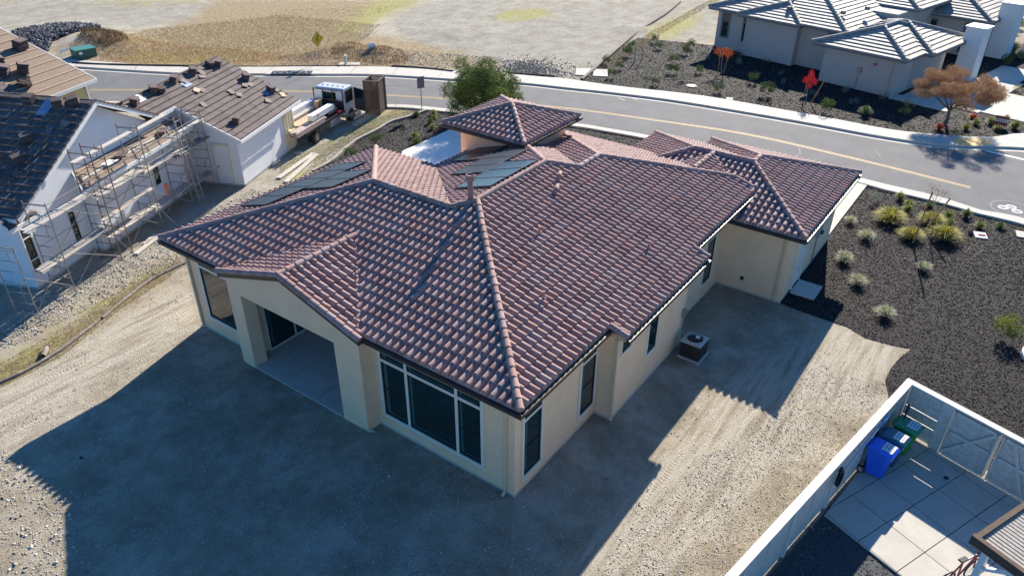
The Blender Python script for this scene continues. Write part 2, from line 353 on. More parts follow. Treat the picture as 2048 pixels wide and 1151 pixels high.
GRY = [pxp((0,0),(420,0),(370,45),(220,65),(120,60),(0,100)), pxp((860,0),(780,30),(800,70),(850,100),(1000,125),(1040,150),(1165,160),(1250,95),(1420,0)),
       pxp((1290,80),(1420,0),(1440,90),(1300,82)), pxp((300,400),(600,240),(760,210),(700,290),(560,370),(380,480),(140,600),(0,680),(0,560),(200,500))]
NR, NA = 300, 900
rr = 3*np.exp(np.linspace(0, math.log(700/3), NR)); aa = np.linspace(0, 2*np.pi, NA, endpoint=False)
RR, AA = np.meshgrid(rr, aa, indexing='ij'); X = CAM.x+RR*np.cos(AA); Y = CAM.y+RR*np.sin(AA)
def dm(PL):
    r = np.zeros(X.shape)
    for p in PL: r = np.maximum(r, inpoly(X, Y, p).astype(float))
    for _ in range(5): r = (r+np.roll(r, 1, 1)+np.roll(r, -1, 1)+np.vstack([r[:1], r[:-1]])+np.vstack([r[1:], r[-1:]]))/5
    return r
Z = np.zeros(X.shape)
def mound(px, py, rad, h):
    p = g(px, py); q = np.exp(-((X-p.x)**2+(Y-p.y)**2)/(rad*rad)); Z[:] = Z+h*q; MND.append((p.x, p.y, rad, h))
for a_ in ((195,90,2.6,.7),(250,97,2,.4),(690,100,1.6,.5),(760,108,1.4,.5),(640,112,1.3,.35),(905,65,3,.25),(60,105,4,.3),(120,80,5,.45),(30,70,4,.25),(1270,60,1.5,.3)): mound(*a_)
far = np.hypot(X-10, Y-10) > 60; Z += np.where(far, .15*np.sin(X*.21+1.3*np.sin(Y*.1))*np.cos(Y*.17), 0)
V = np.column_stack([X.ravel(), Y.ravel(), Z.ravel()]); V = np.vstack([V, [[CAM.x, CAM.y, 0]]])
i, j = np.meshgrid(np.arange(NR-1), np.arange(NA), indexing='ij'); j2 = (j+1) % NA
F = np.stack([i*NA+j, (i+1)*NA+j, (i+1)*NA+j2, i*NA+j2], -1).reshape(-1, 4)
gr = bulk('ground', V, F, M['soil'], True); struct(gr)
# centre disc
b = MB(); b.add([(CAM.x+3.02*math.cos(t), CAM.y+3.02*math.sin(t), -.003) for t in np.linspace(0, 2*np.pi, 40, endpoint=False)], [tuple(range(40))])
struct(b.build('ground_patch', M['soil']))
ca = gr.data.color_attributes.new('mask', 'FLOAT_COLOR', 'POINT'); cc = np.zeros((len(V), 4)); 
TRK = [pxp((640,30),(860,0),(1150,10),(1240,110),(900,115),(700,80)), pxp((150,0),(420,0),(300,40),(0,60),(0,20)), pxp((1120,1151),(1300,930),(1480,740),(1690,640),(1820,700),(1600,880),(1330,1151)), pxp((-40,780),(380,560),(405,650),(200,760),(40,900),(-40,960))]
cc[:, 3] = 0; cc[:-1, 3] = dm(TRK).ravel(); cc[:-1, 0] = dm(DRY).ravel(); cc[:-1, 1] = dm(GRN).ravel(); cc[:-1, 2] = dm(GRY).ravel(); ca.data.foreach_set('color', cc.astype(np.float32).ravel())
# ================================================================ street
def smooth_line(P, sub=6):
    P = [Vector((p[0], p[1], 0)) for p in P]; out = []
    for i in range(len(P)-1):
        a = P[max(0, i-1)]; b = P[i]; c = P[i+1]; d = P[min(len(P)-1, i+2)]
        for k in range(sub):
            t = k/sub; out.append(.5*((2*b)+(c-a)*t+(2*a-5*b+4*c-d)*t*t+(3*b-a-3*c+d)*t**3))
    return out+[P[-1]]
far_px = [(362,149),(485,150),(640,151),(757,152),(904,161),(1035,168),(1138,179),(1240,190),(1362,206),(1583,243),(1769,277),(1893,293),(2048,299)]
back_px = [(362,137),(492,136),(640,136),(784,137),(900,142),(1000,148),(1109,158),(1240,176),(1406,195),(1583,226),(1672,242),(1805,266),(1973,278),(2048,270)]
near_px = [(775,212),(860,217),(1130,247),(1215,260),(1291,273),(1500,314),(1600,334),(1716,358),(1762,370),(1877,397),(1968,426),(2048,441)]
nback_px = [(775,217),(860,223),(1130,253),(1215,266),(1291,280),(1500,322),(1600,343),(1716,368),(1766,382),(1880,409),(1968,434),(2048,453)]
EL = [Vector((-12, 85)), Vector((2, 68))]
farL = [Vector((-5, 84)), Vector((9, 64))]+[Vector(p) for p in gp(far_px)]
farE = farL+[Vector((41.5, -14)), Vector((47, -21)), Vector((60, -28))]; farL = farL+[Vector((41.5, -14)), Vector((47, -21)), Vector((60, -28))]
backL = [Vector((-3.5, 85.5)), Vector((10.6, 65.2))]+[Vector(p) for p in gp(back_px)]+[Vector((47, -15)), Vector((52, -19.5)), Vector((62, -24))]
nearE = [Vector((-10, 75)), Vector((0, 60)), Vector((9, 46.5)), Vector((17, 35.2))]+[Vector(p) for p in gp(near_px)]+[Vector((27, -17)), Vector((24, -32))]
nbackE = [Vector((-10.2, 74.8)), Vector((-.2, 59.8)), Vector((8.8, 46.3)), Vector((16.8, 35))]+[Vector(p) for p in gp(nback_px)]+[Vector((26.7, -17.1)), Vector((23.7, -32))]
def strip(A, B_, z, name, m, thick=0, nseg=160, lip=None):
    def res(L):
        P = smooth_line(L); d = [0]
        for a, b in zip(P, P[1:]): d.append(d[-1]+(b-a).length)
        out = []
        for t in np.linspace(0, d[-1], nseg):
            k = min(len(P)-2, max(0, int(np.searchsorted(d, t))-1)); w = (t-d[k])/max(1e-9, d[k+1]-d[k]); out.append(P[k].lerp(P[k+1], w))
        return out
    a, b_ = res(A), res(B_); o = MB(); n_ = nseg
    vs = [(p.x, p.y, z) for p in a]+[(p.x, p.y, z) for p in b_]; fs = [(k, k+1, n_+k+1, n_+k) for k in range(n_-1)]
    if thick:
        vs += [(p.x, p.y, z-thick) for p in a]+[(p.x, p.y, z-thick) for p in b_]
        fs += [(2*n_+k, 2*n_+k+1, k+1, k) for k in range(n_-1)]+[(n_+k, n_+k+1, 3*n_+k+1, 3*n_+k) for k in range(n_-1)]
    o.add(vs, fs); ob = o.build(name, m); return ob
struct(strip(nearE, farE, .006, 'road', M['asphalt']))
# side street to the right
struct(poly_at([(27,-15),(41,-13),(60,-28),(60,-60),(24,-60)], .005, 'side_road', M['asphalt']))
M['joint'] = M['walk']
struct(strip(farL, backL, .13, 'sidewalk', M['walk'], .14))
gut = [p+(q-p).normalized()*-.42 for p, q in zip(farL, [Vector((b_.x, b_.y)) for b_ in farL[1:]]+[farL[-1]])]
def offset(L, d):
    out = []
    for k, p in enumerate(L):
        a = L[max(0, k-1)]; b = L[min(len(L)-1, k+1)]; t = (b-a).normalized(); out.append(p+Vector((t.y, -t.x))*d)
    return out
struct(strip(offset(farL, .45), farL, .012, 'gutter_pan', M['walk']))
struct(strip(nearE, nbackE, .12, 'kerb', M['walk'], .13))
# sidewalk score lines
def score_lines(L1, L2, z, step, name):
    P = smooth_line(L1, 10); Q = smooth_line(L2, 10); o = MB(); acc = 0
    for k in range(1, len(P)):
        acc += (P[k]-P[k-1]).length
        if acc > step:
            acc = 0; a = P[k]; q = min(Q, key=lambda w: (w-a).length); o.beam((a.x, a.y, z), (q.x, q.y, z), .025, .004)
    struct(o.build(name, M['black']))
score_lines(farL[1:], backL[1:], .132, 3.0, 'sidewalk_joints'); score_lines(nearE[3:], nbackE[3:], .122, 3.2, 'kerb_joints')
def crack(pts, w, name='road_crack', m='black', z=.0105):
    o = MB(); P_ = smooth_line([(*g(*p_)[:2], 0) for p_ in pts], 5); P_ = [p_+Vector((random.uniform(-.03,.03), random.uniform(-.03,.03), 0)) for p_ in P_]
    for a_, b_ in zip(P_, P_[1:]): o.beam((a_.x,a_.y,z), (b_.x,b_.y,z), w*random.uniform(.6,1.2), .002)
    struct(o.build(name, M[m]))
M['seal'] = mat('seal', (.05,.05,.052), .7)
crack([(566,169),(585,163),(606,154)], .10, m='seal'); crack([(1300,215),(1360,228),(1420,246)], .03, m='seal'); crack([(700,170),(800,172),(880,178)], .03, m='seal'); crack([(1750,300),(1780,330),(1850,345)], .03, m='seal'); crack([(1150,200),(1180,212),(1170,226)], .03, m='seal'); crack([(300,165),(380,170),(440,168)], .035, m='seal'); crack([(1560,262),(1600,300),(1580,322)], .03, m='seal')
crack([(1240,193),(1262,196),(1274,200)], .06, 'chalk_mark', 'roadwhite'); crack([(1236,196),(1250,201)], .05, 'chalk_mark', 'roadwhite'); crack([(545,146.5),(600,144),(640,143)], .02, m='black', z=.137)
# ramp pad
struct(poly_at(gp([(1905,283),(1935,280),(1975,283),(1985,291),(1950,296),(1915,294)]), .136, 'ramp_pad', mat('pad', (.62,.42,.15), .8, var=.15)))
# double yellow line
yl = [Vector(p) for p in gp([(180,180),(370,180),(560,182),(700,187),(850,195),(1000,205),(1145,218),(1320,242),(1500,270),(1720,320),(1940,375)])]
for d_ in (-.09, .09):
    A_ = offset(yl, d_-.035); B2 = offset(yl, d_+.035); struct(strip(A_, B2, .011, 'centre_line', M['yellow']))
struct(poly_at(gp([(1963,301),(1966,299),(2048,318),(2048,321)]), .012, 'stop_line', M['roadwhite']))
def ring(px, py, r, w, z, name, m, label=None):
    p = g(px, py); o = MB(); N = 28; vs = []
    for q in range(N): a = 2*math.pi*q/N; vs += [(p.x+r*math.cos(a), p.y+r*math.sin(a), z), (p.x+(r-w)*math.cos(a), p.y+(r-w)*math.sin(a), z)]
    o.add(vs, [(2*q, 2*((q+1) % N), 2*((q+1) % N)+1, 2*q+1) for q in range(N)]); return o.build(name, m)
struct(ring(2022, 417, .95, .08, .0115, 'paving_patch_ring', mat('ringc', (.24,.24,.24), .9)))
lidm = mat('lid', (.2,.2,.2), .8, var=.2)
for q, (px, py, lb) in enumerate([(2006,415,'round valve cover in the street, leftmost of the three inside the worn ring'), (2022,414,'round valve cover in the street, middle of the three inside the worn ring'), (2034,423,'round valve cover in the street, nearest the kerb inside the worn ring')]):
    p = g(px, py); t = thing('valve_cover', lb, 'cover', (p.x, p.y, 0), 0, 'valve covers in the street')
    o = MB(); N = 24; vs = []
    for k in range(N): a = 2*math.pi*k/N; vs += [(.24*math.cos(a), .24*math.sin(a), .016), (.16*math.cos(a), .16*math.sin(a), .016)]
    o.add(vs, [(2*k, 2*((k+1) % N), 2*((k+1) % N)+1, 2*k+1) for k in range(N)]); o.build('collar', M['roadwhite'], t)
    MB().tube((0,0,.008), (0,0,.018), .15, n=20).build('lid', lidm, t)
# ================================================================ mulch beds
EDG = [(853,223),(820,235),(782,246),(755,262),(709,286),(664,324),(626,345)]
edge_w = gp(EDG)
bedR = [(14.4,-2.7)]+gp([(1600,622),(1651,640),(1693,653),(1731,676),(1793,692),(1823,697),(1800,715),(1781,737),(1770,760)])+[(9.9,-7.9),(9.0,-11.0),(7,-17),(4,-30),(23.5,-30)]+[(p.x, p.y) for p in reversed(nbackE[-9:-2])]+[(28.3,-2.6)]
bedL = list(edge_w)+[(11.0,19.0),(9.0,15.0),(10,10),(20,3.6),(28.6,3.6)]+gp([(1500,322),(1291,280),(1215,266),(1130,253),(1000,238),(907,228)])
bedF = gp([(1162,166),(1200,128),(1240,98),(1275,76),(1426,91)])+[(58,16),(70,4),(80,-12),(66,-25),(52,-19.4),(47,-15)]+gp([(2048,269),(1973,279),(1805,267),(1672,243),(1583,227),(1406,196),(1240,177)])
for nm, P_ in (('planting_bed', bedR), ('planting_bed', bedL), ('planting_bed', bedF)):
    struct(poly_at(ccw(P_), .016, nm, M['mulch']))
def chip_field(poly, n, s0, s1, power, lab, zz=.03):
    P = scatter(poly, n, zz, power); d = np.hypot(P[:, 0]-CAM.x, P[:, 1]-CAM.y)
    o = lumps(P, rng.uniform(s0, s1, n)*np.clip(d/30, .9, 1.25), .3, M['chips'], 'mulch_chips', zoff=0); tag(o, lab, 'mulch', kind='stuff')
chip_field(bedR, 90000, .02, .042, .6, 'dark wood mulch chips covering the bed beside the garage and street')
chip_field(bedL, 22000, .022, .05, 0, 'dark wood mulch chips in the front bed beyond the red tiled house')
chip_field(bedF, 60000, .028, .06, 0, 'dark wood mulch chips in the long bed in front of the grey house across the street')
# stone edging along the left bed
eo = MB(); ep = smooth_line([(*p, 0) for p in edge_w], 8)
for a_, b_ in zip(ep, ep[1:]): eo.beam((a_.x, a_.y, .08), (b_.x, b_.y, .08), .17, .16)
tag(eo.build('concrete_edging', mat('edgetan', (.36,.32,.26), .95, var=.3, scale=5, bump=.8, bscale=25)), 'curving pale concrete edging between the gravel strip and the front planting bed', 'edging')
# ================================================================ stones
def stones(poly, n, s0, s1, lab, power=0, m='stone', flat=.55, name='loose_stones'):
    P = scatter(poly, n, 0, power); s = s0+(s1-s0)*rng.beta(1, 4, n); tag(lumps(P, s, flat, M[m], name, zoff=.3), lab, 'stones', kind='stuff')
stones([(-9,-9),(-1,-7),(10,-8.5),(14,-3),(14.4,0),(0,0),(0,14.4),(8,17),(2,21),(-8,17),(-12,4)], 36000, .007, .05, 'small loose stones scattered over the dirt yard', .8)
stones([(-9,-6),(-1,-5),(0,0),(0,14.4),(-3,15.5),(-9,14)], 16000, .008, .04, 'fine pale stones in the dirt behind the red tiled house')
stones(gp([(0,880),(140,1000),(180,1151),(-60,1151),(-60,800)]), 500, .02, .10, 'pale angular rocks at the near left corner of the dirt yard')
stones(gp([(0,1151),(200,1151),(170,1000),(60,900),(-60,860),(-60,1151)]), 3000, .008, .04, 'gravel at the near left corner of the dirt yard')
stones([(-7,17.8),(3,19.5),(9,21),(15,24),(20,26),(24,24.3),(17,23.4),(12.5,22.3),(8,18.5),(1,18.8)], 12000, .01, .07, 'broken rock and gravel on the strip between the white house and the red tiled house')
stones([(-7,18.5),(-3,21),(9,23),(9,21),(2,19.3)], 6000, .012, .09, 'angular grey rubble below the scaffold')
stones(gp([(1180,1151),(1330,980),(1500,850),(1620,740),(1790,770),(1460,1151)]), 9000, .008, .045, 'gravel band along the outside of the whitewashed fence')
stones(gp([(560,136),(800,136),(1100,157),(1160,163),(1170,150),(1000,115),(800,100),(560,110)]), 5000, .03, .12, 'gravel along the far side of the street')
q = g(1062,138); P = np.column_stack([q.x+rng.normal(0,1.3,1500), q.y+rng.normal(0,1.5,1500), np.zeros(1500)]); P = P[P[:, 0]-.25*0 > 0]; tag(lumps(P, rng.uniform(.04,.10,len(P)), .6, M['darkrock'], 'loose_stones'), 'dark gravel heap by the far sidewalk', 'stones', kind='stuff')
pile = gp([(0,122),(0,105),(40,80),(95,70),(160,60),(205,66),(175,82),(110,100),(95,122)])
P = scatter(pile, 9000, 0); 
for k in range(len(P)): 
    P[k, 2] += .35*rng.uniform(0, 1)
tag(lumps(P, rng.uniform(.07, .19, len(P)), .8, M['darkrock'], 'rock_pile', zoff=.3), 'long heap of dark blue grey rock beyond the street at the upper left', 'rocks', kind='stuff')
# ================================================================ main house (origin = near corner of the walls)
K = .308; HE = 3.73; OV = .48
house = thing('tiled_house', 'cream stucco house with a red clay tile roof in the middle of the picture', 'house')
roof = MB()
def zb(x): return HE+K*(x+OV)
# back plane, right plane, left plane, inner planes
A0 = (-OV, -OV); P1 = (5.44, 5.44); V1 = (4.83, 6.05); P2 = (4.83, 9.57); LC = (-OV, 14.88); FC = (10.14, 14.88); CC = (10.14, 11.36)
P3 = (9.5, 5.44); P3b = (10.41, 4.53); P4 = (11.84, 4.53)
gx0, gy0, gy1, gyr, gze = -.67, 4.99, 11.41, 8.2, 3.67           # patio gable
GR = (2.49, 8.2)
tile_plane(roof, A0, (0,1), (1,0), HE, K, [[A0, P1, V1, (GR[0], 6.05), GR, (-OV, gy0)] and [A0, P1, V1, GR, (-OV, 5.2)], [V1, P2, GR], [GR, P2, LC, (-OV, 11.2)]])
tile_plane(roof, A0, (1,0), (0,1), HE, K, [[A0, (4.05,-OV), (5.44,5.44)], [(4.05,-OV), (9.92,-OV), (9.5,5.44), (5.44,5.44)], [(9.92,-OV), (10.41,4.53), (9.5,5.44)], [(9.92,-OV), (15.9,-OV), (15.9,.47), (11.84,4.53), (10.41,4.53)]])
tile_plane(roof, (0,-1.05), (1,0), (0,1), HE-K*.57, K, [[(4.05,-1.05), (9.92,-1.05), (9.92,-OV+.01), (4.05,-OV+.01)]])
tile_plane(roof, LC, (1,0), (0,-1), HE, K, [[LC, P2, FC]])
tile_plane(roof, FC, (0,1), (-1,0), HE, K, [[P2, FC, CC, V1]])
zr3 = 5.553
tile_plane(roof, (0,11.36), (1,0), (0,-1), HE, K, [[P1, V1, CC, (15.4,11.36), P3]])
# courtyard side of the right wing, front faces
XE = 15.4
tile_plane(roof, (XE,0), (0,1), (-1,0), HE, K, [[P3, P3b, (14.0, 8.12), (14.0,9.94)]])
tile_plane(roof, (0,9.56), (1,0), (0,-1), 5.27-K*5.03, K, [[P3b, P4, (17.1,9.79), (15.67,9.79)]])
tile_plane(roof, (16.87,0), (0,1), (-1,0), 3.72, K, [[P4, (15.9,.47), (16.23,.6), (16.23,8.92)], [(16.23,8.92), (16.23,3.85), (17.35,5.0), (17.35,10.04)]])
# patio gable planes
tile_plane(roof, (0,gy0), (1,0), (0,1), gze, .303, [[(gx0,gy0), (-.45,gy0), (2.49,8.2), (gx0,8.2)]])
tile_plane(roof, (0,gy1), (1,0), (0,-1), gze, .303, [[(gx0,gy1), (-.45,gy1), (2.49,8.2), (gx0,8.2)]])
# garage roofs
HG = 3.22
tile_plane(roof, (13.9,0), (0,1), (1,0), HG, K, [[(13.9,-3.17), (17.3,.23), (17.3,2.83), (13.9,6.2)]])
tile_plane(roof, (0,-3.17), (1,0), (0,1), HG, K, [[(13.9,-3.17), (21.5,-3.17), (18.1,.23), (17.3,.23)]])
tile_plane(roof, (21.5,0), (0,1), (-1,0), HG, K, [[(21.5,-3.17), (18.1,.23), (21.5,3.63)]])
tile_plane(roof, (0,3.63), (1,0), (0,-1), HG, K, [[(18.1,.23), (17.3,.23), (18.5,1.43), (20.7,3.63), (21.5,3.63)]])
tile_plane(roof, (20.7,0), (0,1), (-1,0), HG, K, [[(17.3,.23), (17.3,2.83), (20.7,6.23), (20.7,3.63)]])
tile_plane(roof, (0,6.23), (1,0), (0,-1), HG, K, [[(17.3,2.83), (13.9,6.23), (20.7,6.23)]])
# cricket between the wings
tile_plane(roof, (0,-1.47), (1,0), (0,1), 3.22, K, [[(17.25,1.9), (15.2,1.9), (16.2,.7)]])
tile_plane(roof, (0,5.3), (1,0), (0,-1), 3.22, K, [[(17.25,1.9), (15.2,1.9), (16.2,3.1)]])
ro = roof.build('roof', M['tile'], house)
def zc(p, z): return (p[0], p[1], z)
caps = [(zc(A0,HE), zc(P1,zr3)), (zc(V1,5.365), zc(P1,zr3)), (zc(V1,5.365), zc(P2,5.365)), (zc(LC,HE), zc(P2,5.365)), (zc(FC,HE), zc(P2,5.365)),
        (zc(P3,zr3), zc(P1,zr3)), ((13.3,9.24,4.38), zc(P3,zr3)), (zc(P3b,5.27), zc(P3,zr3)), (zc(P3b,5.27), zc(P4,5.27)),
        ((17.25,9.94,3.605), zc(P4,5.27)), ((15.9,.47,4.02), zc(P4,5.27)),
        ((gx0,8.2,4.64), (2.5,8.2,4.64)), ((gx0+.02,gy0-.04,gze-.02), (gx0+.02,8.2,4.64)), ((gx0+.02,gy1+.04,gze-.02), (gx0+.02,8.2,4.64)),
        ((13.9,-3.17,HG), (17.3,.23,4.267)), ((17.3,.23,4.267), (18.1,.23,4.267)), ((17.3,.23,4.267), (17.3,2.83,4.267)), ((21.5,-3.17,HG), (18.1,.23,4.267)),
        ((21.5,3.63,HG), (18.1,.23,4.267)), ((20.7,6.23,HG), (17.3,2.83,4.267)), ((16.2,3.93,3.93), (17.3,2.83,4.267)), ((15.2,1.95,4.267), (17.25,1.95,4.267)),
        ((9.9,-1.05,3.55), (9.9,-OV,HE)), ((4.07,-1.05,3.55), (4.07,-OV,HE)), ((15.88,-OV,HE), (15.88,.47,4.02))]
for a_, b_ in caps: cap_line(a_, b_, m=M['tile'], parent=ro, up=.05)
# flat roof at the entry
MB().box(12.6, 15.55, 6.9, 8.34, 3.9, 4.0).build('flat_roof', M['concrete'], house)
# walls
wall = MB()
foot = [(0,0),(4.41,0),(4.41,-.6),(9.6,-.6),(9.6,0),(14.39,0),(14.39,-2.67),(21.0,-2.67),(21.0,3.1),(20.2,3.1),(20.2,5.7),(15.6,5.7),(15.6,8.3),(15.2,8.3),(15.2,10.9),(9.7,10.9),(9.7,14.39),(0,14.39),(0,11.05),(3.0,11.05),(3.0,5.69),(0,5.69)]
wall.prism(foot[:6]+[(14.39,3.0),(15.6,3.0)]+foot[11:], 0, 3.5)
wall.prism([(14.394,2.9),(14.394,-2.67),(21.0,-2.67),(21.0,3.1),(20.2,3.1),(20.2,5.7),(15.7,5.7),(15.7,2.9)], 0, 3.12)
# patio gable wall with opening, pillars
def rz_(y): return gze+.303*(3.21-abs(y-8.2))-.06
def yz_wall(x0, x1, pts):
    n_ = len(pts); vs = [(x0, *p) for p in pts]+[(x1, *p) for p in pts]
    wall.add(vs, [tuple(range(n_)), tuple(range(n_, 2*n_))[::-1]]+[(i, n_+i, n_+(i+1) % n_, (i+1) % n_) for i in range(n_)])
yz_wall(-.51, .0, [(5.69,0),(6.28,0),(6.28,2.97),(8.53,3.32),(10.66,2.97),(10.66,0),(11.3,0),(11.3,rz_(11.3)),(8.2,rz_(8.2)),(5.2,rz_(5.2)),(5.2,3.0),(5.69,3.0)] and [(5.2,0),(6.28,0),(6.28,2.97),(10.66,2.97),(10.66,0),(11.3,0),(11.3,rz_(11.3)),(8.2,rz_(8.2)),(5.2,rz_(5.2))])
wall.box(-.49, .0, 5.2-.001+.006, 6.27, 0.001, 3)   # pillar body
# tower
wall.box(12.15, 15.6, 8.35, 11.6, 0, 4.98)
wl_ = wall.build('wall', M['stucco'], house)
wb = MB()
for i_ in range(len(foot)):
    a_, b_ = foot[i_], foot[(i_+1) % len(foot)]
    if (a_[0] < 15 and b_[0] < 22) and not (a_[0] > 0 and 5 < a_[1] < 12): MB().beam((*a_, .035), (*b_, .035), .03, .07).build('weep_screed', M['concrete'], house)
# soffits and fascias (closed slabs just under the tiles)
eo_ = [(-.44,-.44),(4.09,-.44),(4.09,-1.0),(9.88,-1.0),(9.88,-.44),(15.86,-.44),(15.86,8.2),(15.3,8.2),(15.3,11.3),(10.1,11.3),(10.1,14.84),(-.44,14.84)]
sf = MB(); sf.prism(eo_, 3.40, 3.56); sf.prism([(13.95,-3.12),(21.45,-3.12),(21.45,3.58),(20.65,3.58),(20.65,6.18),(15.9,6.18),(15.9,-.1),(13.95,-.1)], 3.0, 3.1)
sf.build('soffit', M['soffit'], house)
def gutter(a, b, z, w=.12, h=.11):
    MB().beam((*a, z), (*b, z), w, h).build('gutter', M['gutter'], house)
gutter((-.52,-.58), (-.52,4.93), 3.62); gutter((-.52,11.47), (-.52,14.95), 3.62)
gutter((-.45,-.53), (4.0,-.53), 3.62); gutter((4.05,-1.1), (9.92,-1.1), 3.45); gutter((9.98,-.53), (15.9,-.53), 3.62)
gutter((13.85,-3.26), (13.85,-.1), 3.12); gutter((13.92,-3.22), (21.5,-3.22), 3.12); gutter((-.4,14.93), (10.1,14.93), 3.62)
fa = MB(); fa.box(gx0-.03, gx0+.05, gy0, gy0+.01, 3.3, 3.4)
vs = []
for y in (gy0-.02, 8.2, gy1+.02):
    z = gze+.303*(3.21-abs(y-8.2))
    vs += [(gx0-.02, y, z-.16), (gx0-.02, y, z+.02), (-.5, y, z-.16), (-.5, y, z+.02)]
fa = MB(); fa.add(vs, [(0,1,5,4),(4,5,9,8),(0,4,6,2),(4,8,10,6),(0,2,3,1),(8,9,11,10)]); fa.build('fascia', M['gutter'], house)
dsp = mat('downspout', (.62,.50,.34), .5)
def spout(pts): 
    o = MB(); 
    for a, b in zip(pts, pts[1:]): o.beam(a, b, .07, .07)
    o.build('downspout', dsp, house)
spout([(-.5,.28,3.57),(-.05,.28,3.4),(-.05,.28,.1),(-.2,.28,.03)])
spout([(-.5,14.25,3.57),(-.06,14.25,3.4),(-.06,14.25,.05)])
spout([(4.5,-1.08,3.35),(4.36,-.64,3.15),(4.36,-.64,.05)])
spout([(13.86,-2.45,3.05),(14.34,-2.45,2.85),(14.34,-2.45,.05)])
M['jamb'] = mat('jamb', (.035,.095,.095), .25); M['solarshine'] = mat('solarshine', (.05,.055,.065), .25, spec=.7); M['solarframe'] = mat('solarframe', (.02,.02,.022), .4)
# windows: frame (thing's part) > sash, pane.  u axis along wall, o = origin on wall, n = outward normal
def window(o, ud, nd, w, h, mull=[], trans=[], parent=None, fm='stucco_trim', fw=.09, sash=True, dark=None, depth=.05, name='window', glass='glass'):
    o = Vector(o); ud = Vector(ud); nd = Vector(nd); up = Vector((0,0,1))
    def bx(mb, u0, u1, z0, z1, d0, d1):
        ps = [o+ud*u+nd*d+up*z for u in (u0, u1) for d in (d0, d1) for z in (z0, z1)]
        mb.add(ps, [(0,1,3,2),(4,6,7,5),(0,4,5,1),(2,3,7,6),(0,2,6,4),(1,5,7,3)])
    f = MB(); bx(f, 0, w, 0, fw, -.02, depth+.02); bx(f, 0, w, h-fw, h, -.02, depth); bx(f, 0, fw, fw, h-fw, -.02, depth); bx(f, w-fw, w, fw, h-fw, -.02, depth)
    for a in mull: bx(f, a-fw/2, a+fw/2, fw, h-fw, -.02, depth-.003)
    us = [fw]+[a for a in mull]+[w-fw]
    for (a, u0, u1) in trans: bx(f, u0, u1, a-fw/2, a+fw/2, -.02, depth-.006)
    F_ = f.build(name, M[fm], parent)
    p = MB(); bx(p, fw*.8, w-fw*.8, fw*.8, h-fw*.8, -.01, .006); p.build('pane', M[glass], F_)
    s = MB(); cells = []
    for a, c_ in zip(us, us[1:]):
        zs = [fw]+sorted([t for (t, u0, u1) in trans if u0 <= (a+c_)/2 <= u1])+[h-fw]
        for z0, z1 in zip(zs, zs[1:]): cells.append((a, c_, z0, z1))
    for a, c_, z0, z1 in cells:
        e = fw/2-.005; a2 = a+(e if a > fw else 0); c2 = c_-(e if c_ < w-fw else 0); q0 = z0+(e if z0 > fw else 0); q1 = z1-(e if z1 < h-fw else 0); t = .035
        bx(s, a2, c2, q0, q0+t, .006, .03); bx(s, a2, c2, q1-t, q1, .006, .03); bx(s, a2, a2+t, q0+t, q1-t, .006, .03); bx(s, c2-t, c2, q0+t, q1-t, .006, .03)
        if q1-q0 > 1.2 and c2-a2 < 1.1 and sash: bx(s, a2+t, c2-t, (q0+q1)/2-.02, (q0+q1)/2+.02, .006, .026)
    s.build('sash', M['black'], F_)
    if glass == 'glass' and parent is not None and parent.name == 'tiled_house':
        J = MB()
        for a, c_, z0, z1 in cells:
            if c_-a > .3 and z1-z0 > .4: bx(J, a+.1, a+.1+min(.10, (c_-a)*.1), z0+.11, z1-.11, .004, .0075); bx(J, a+.1, c_-.12, z0+.08, z0+.115, .004, .0075)
        if J.v: J.build('jamb', M['jamb'], F_)
    return F_
ny = (0,-1,0); nx = (-1,0,0)
window((.3,0,.42), (1,0,0), ny, 1.02, 2.62, trans=[(2.12,.09,.93)], parent=house)
window((3.44,0,.5), (1,0,0), ny, 1.0, 2.55, trans=[(2.06,.09,.91)], parent=house) if False else window((3.3,0,.5), (1,0,0), ny, 1.0, 2.55, trans=[(2.06,.09,.91)], parent=house)
window((4.62,-.6,2.4), (1,0,0), ny, .7, .75, parent=house, fw=.07)
window((6.52,-.6,1.22), (1,0,0), ny, .78, 1.75, parent=house, fw=.07)
window((12.5,0,.68), (1,0,0), ny, .98, 2.45, trans=[(2.0,.09,.89)], parent=house)
window((0,4.96,.52), (0,-1,0), nx, 3.93, 2.78, mull=[1.1,2.98], trans=[(2.17,.09,1.1),(2.17,1.1,2.98),(2.17,2.98,3.84)], parent=house, fw=.1)
window((0,13.7,.66), (0,-1,0), nx, 1.75, 2.75, trans=[(2.2,.09,1.66)], parent=house, sash=False, glass='glass')
# sliding door in the side of the patio recess and glazed back
window((.4,11.05,.03), (1,0,0), ny, 2.35, 2.6, mull=[1.2], parent=house, fw=.08, name='patio_door', sash=False)
window((3.0,9.9,.03), (0,-1,0), nx, 2.6, 2.5, mull=[1.3], parent=house, fw=.08, name='patio_door', sash=False)
ps = MB()
for (x0, x1) in ((-.5, 1.35), (1.37, 2.98)):
    for (y0, y1) in ((6.28,7.65),(7.67,9.2),(9.22,10.64)): ps.box(x0, x1, y0, y1, 0, .05)
ps.box(.0, 2.98, 5.72, 6.27, 0, .048); ps.box(.0, 2.98, 10.65, 11.03, 0, .048)
ps.build('patio_slab', M['concrete'], house)
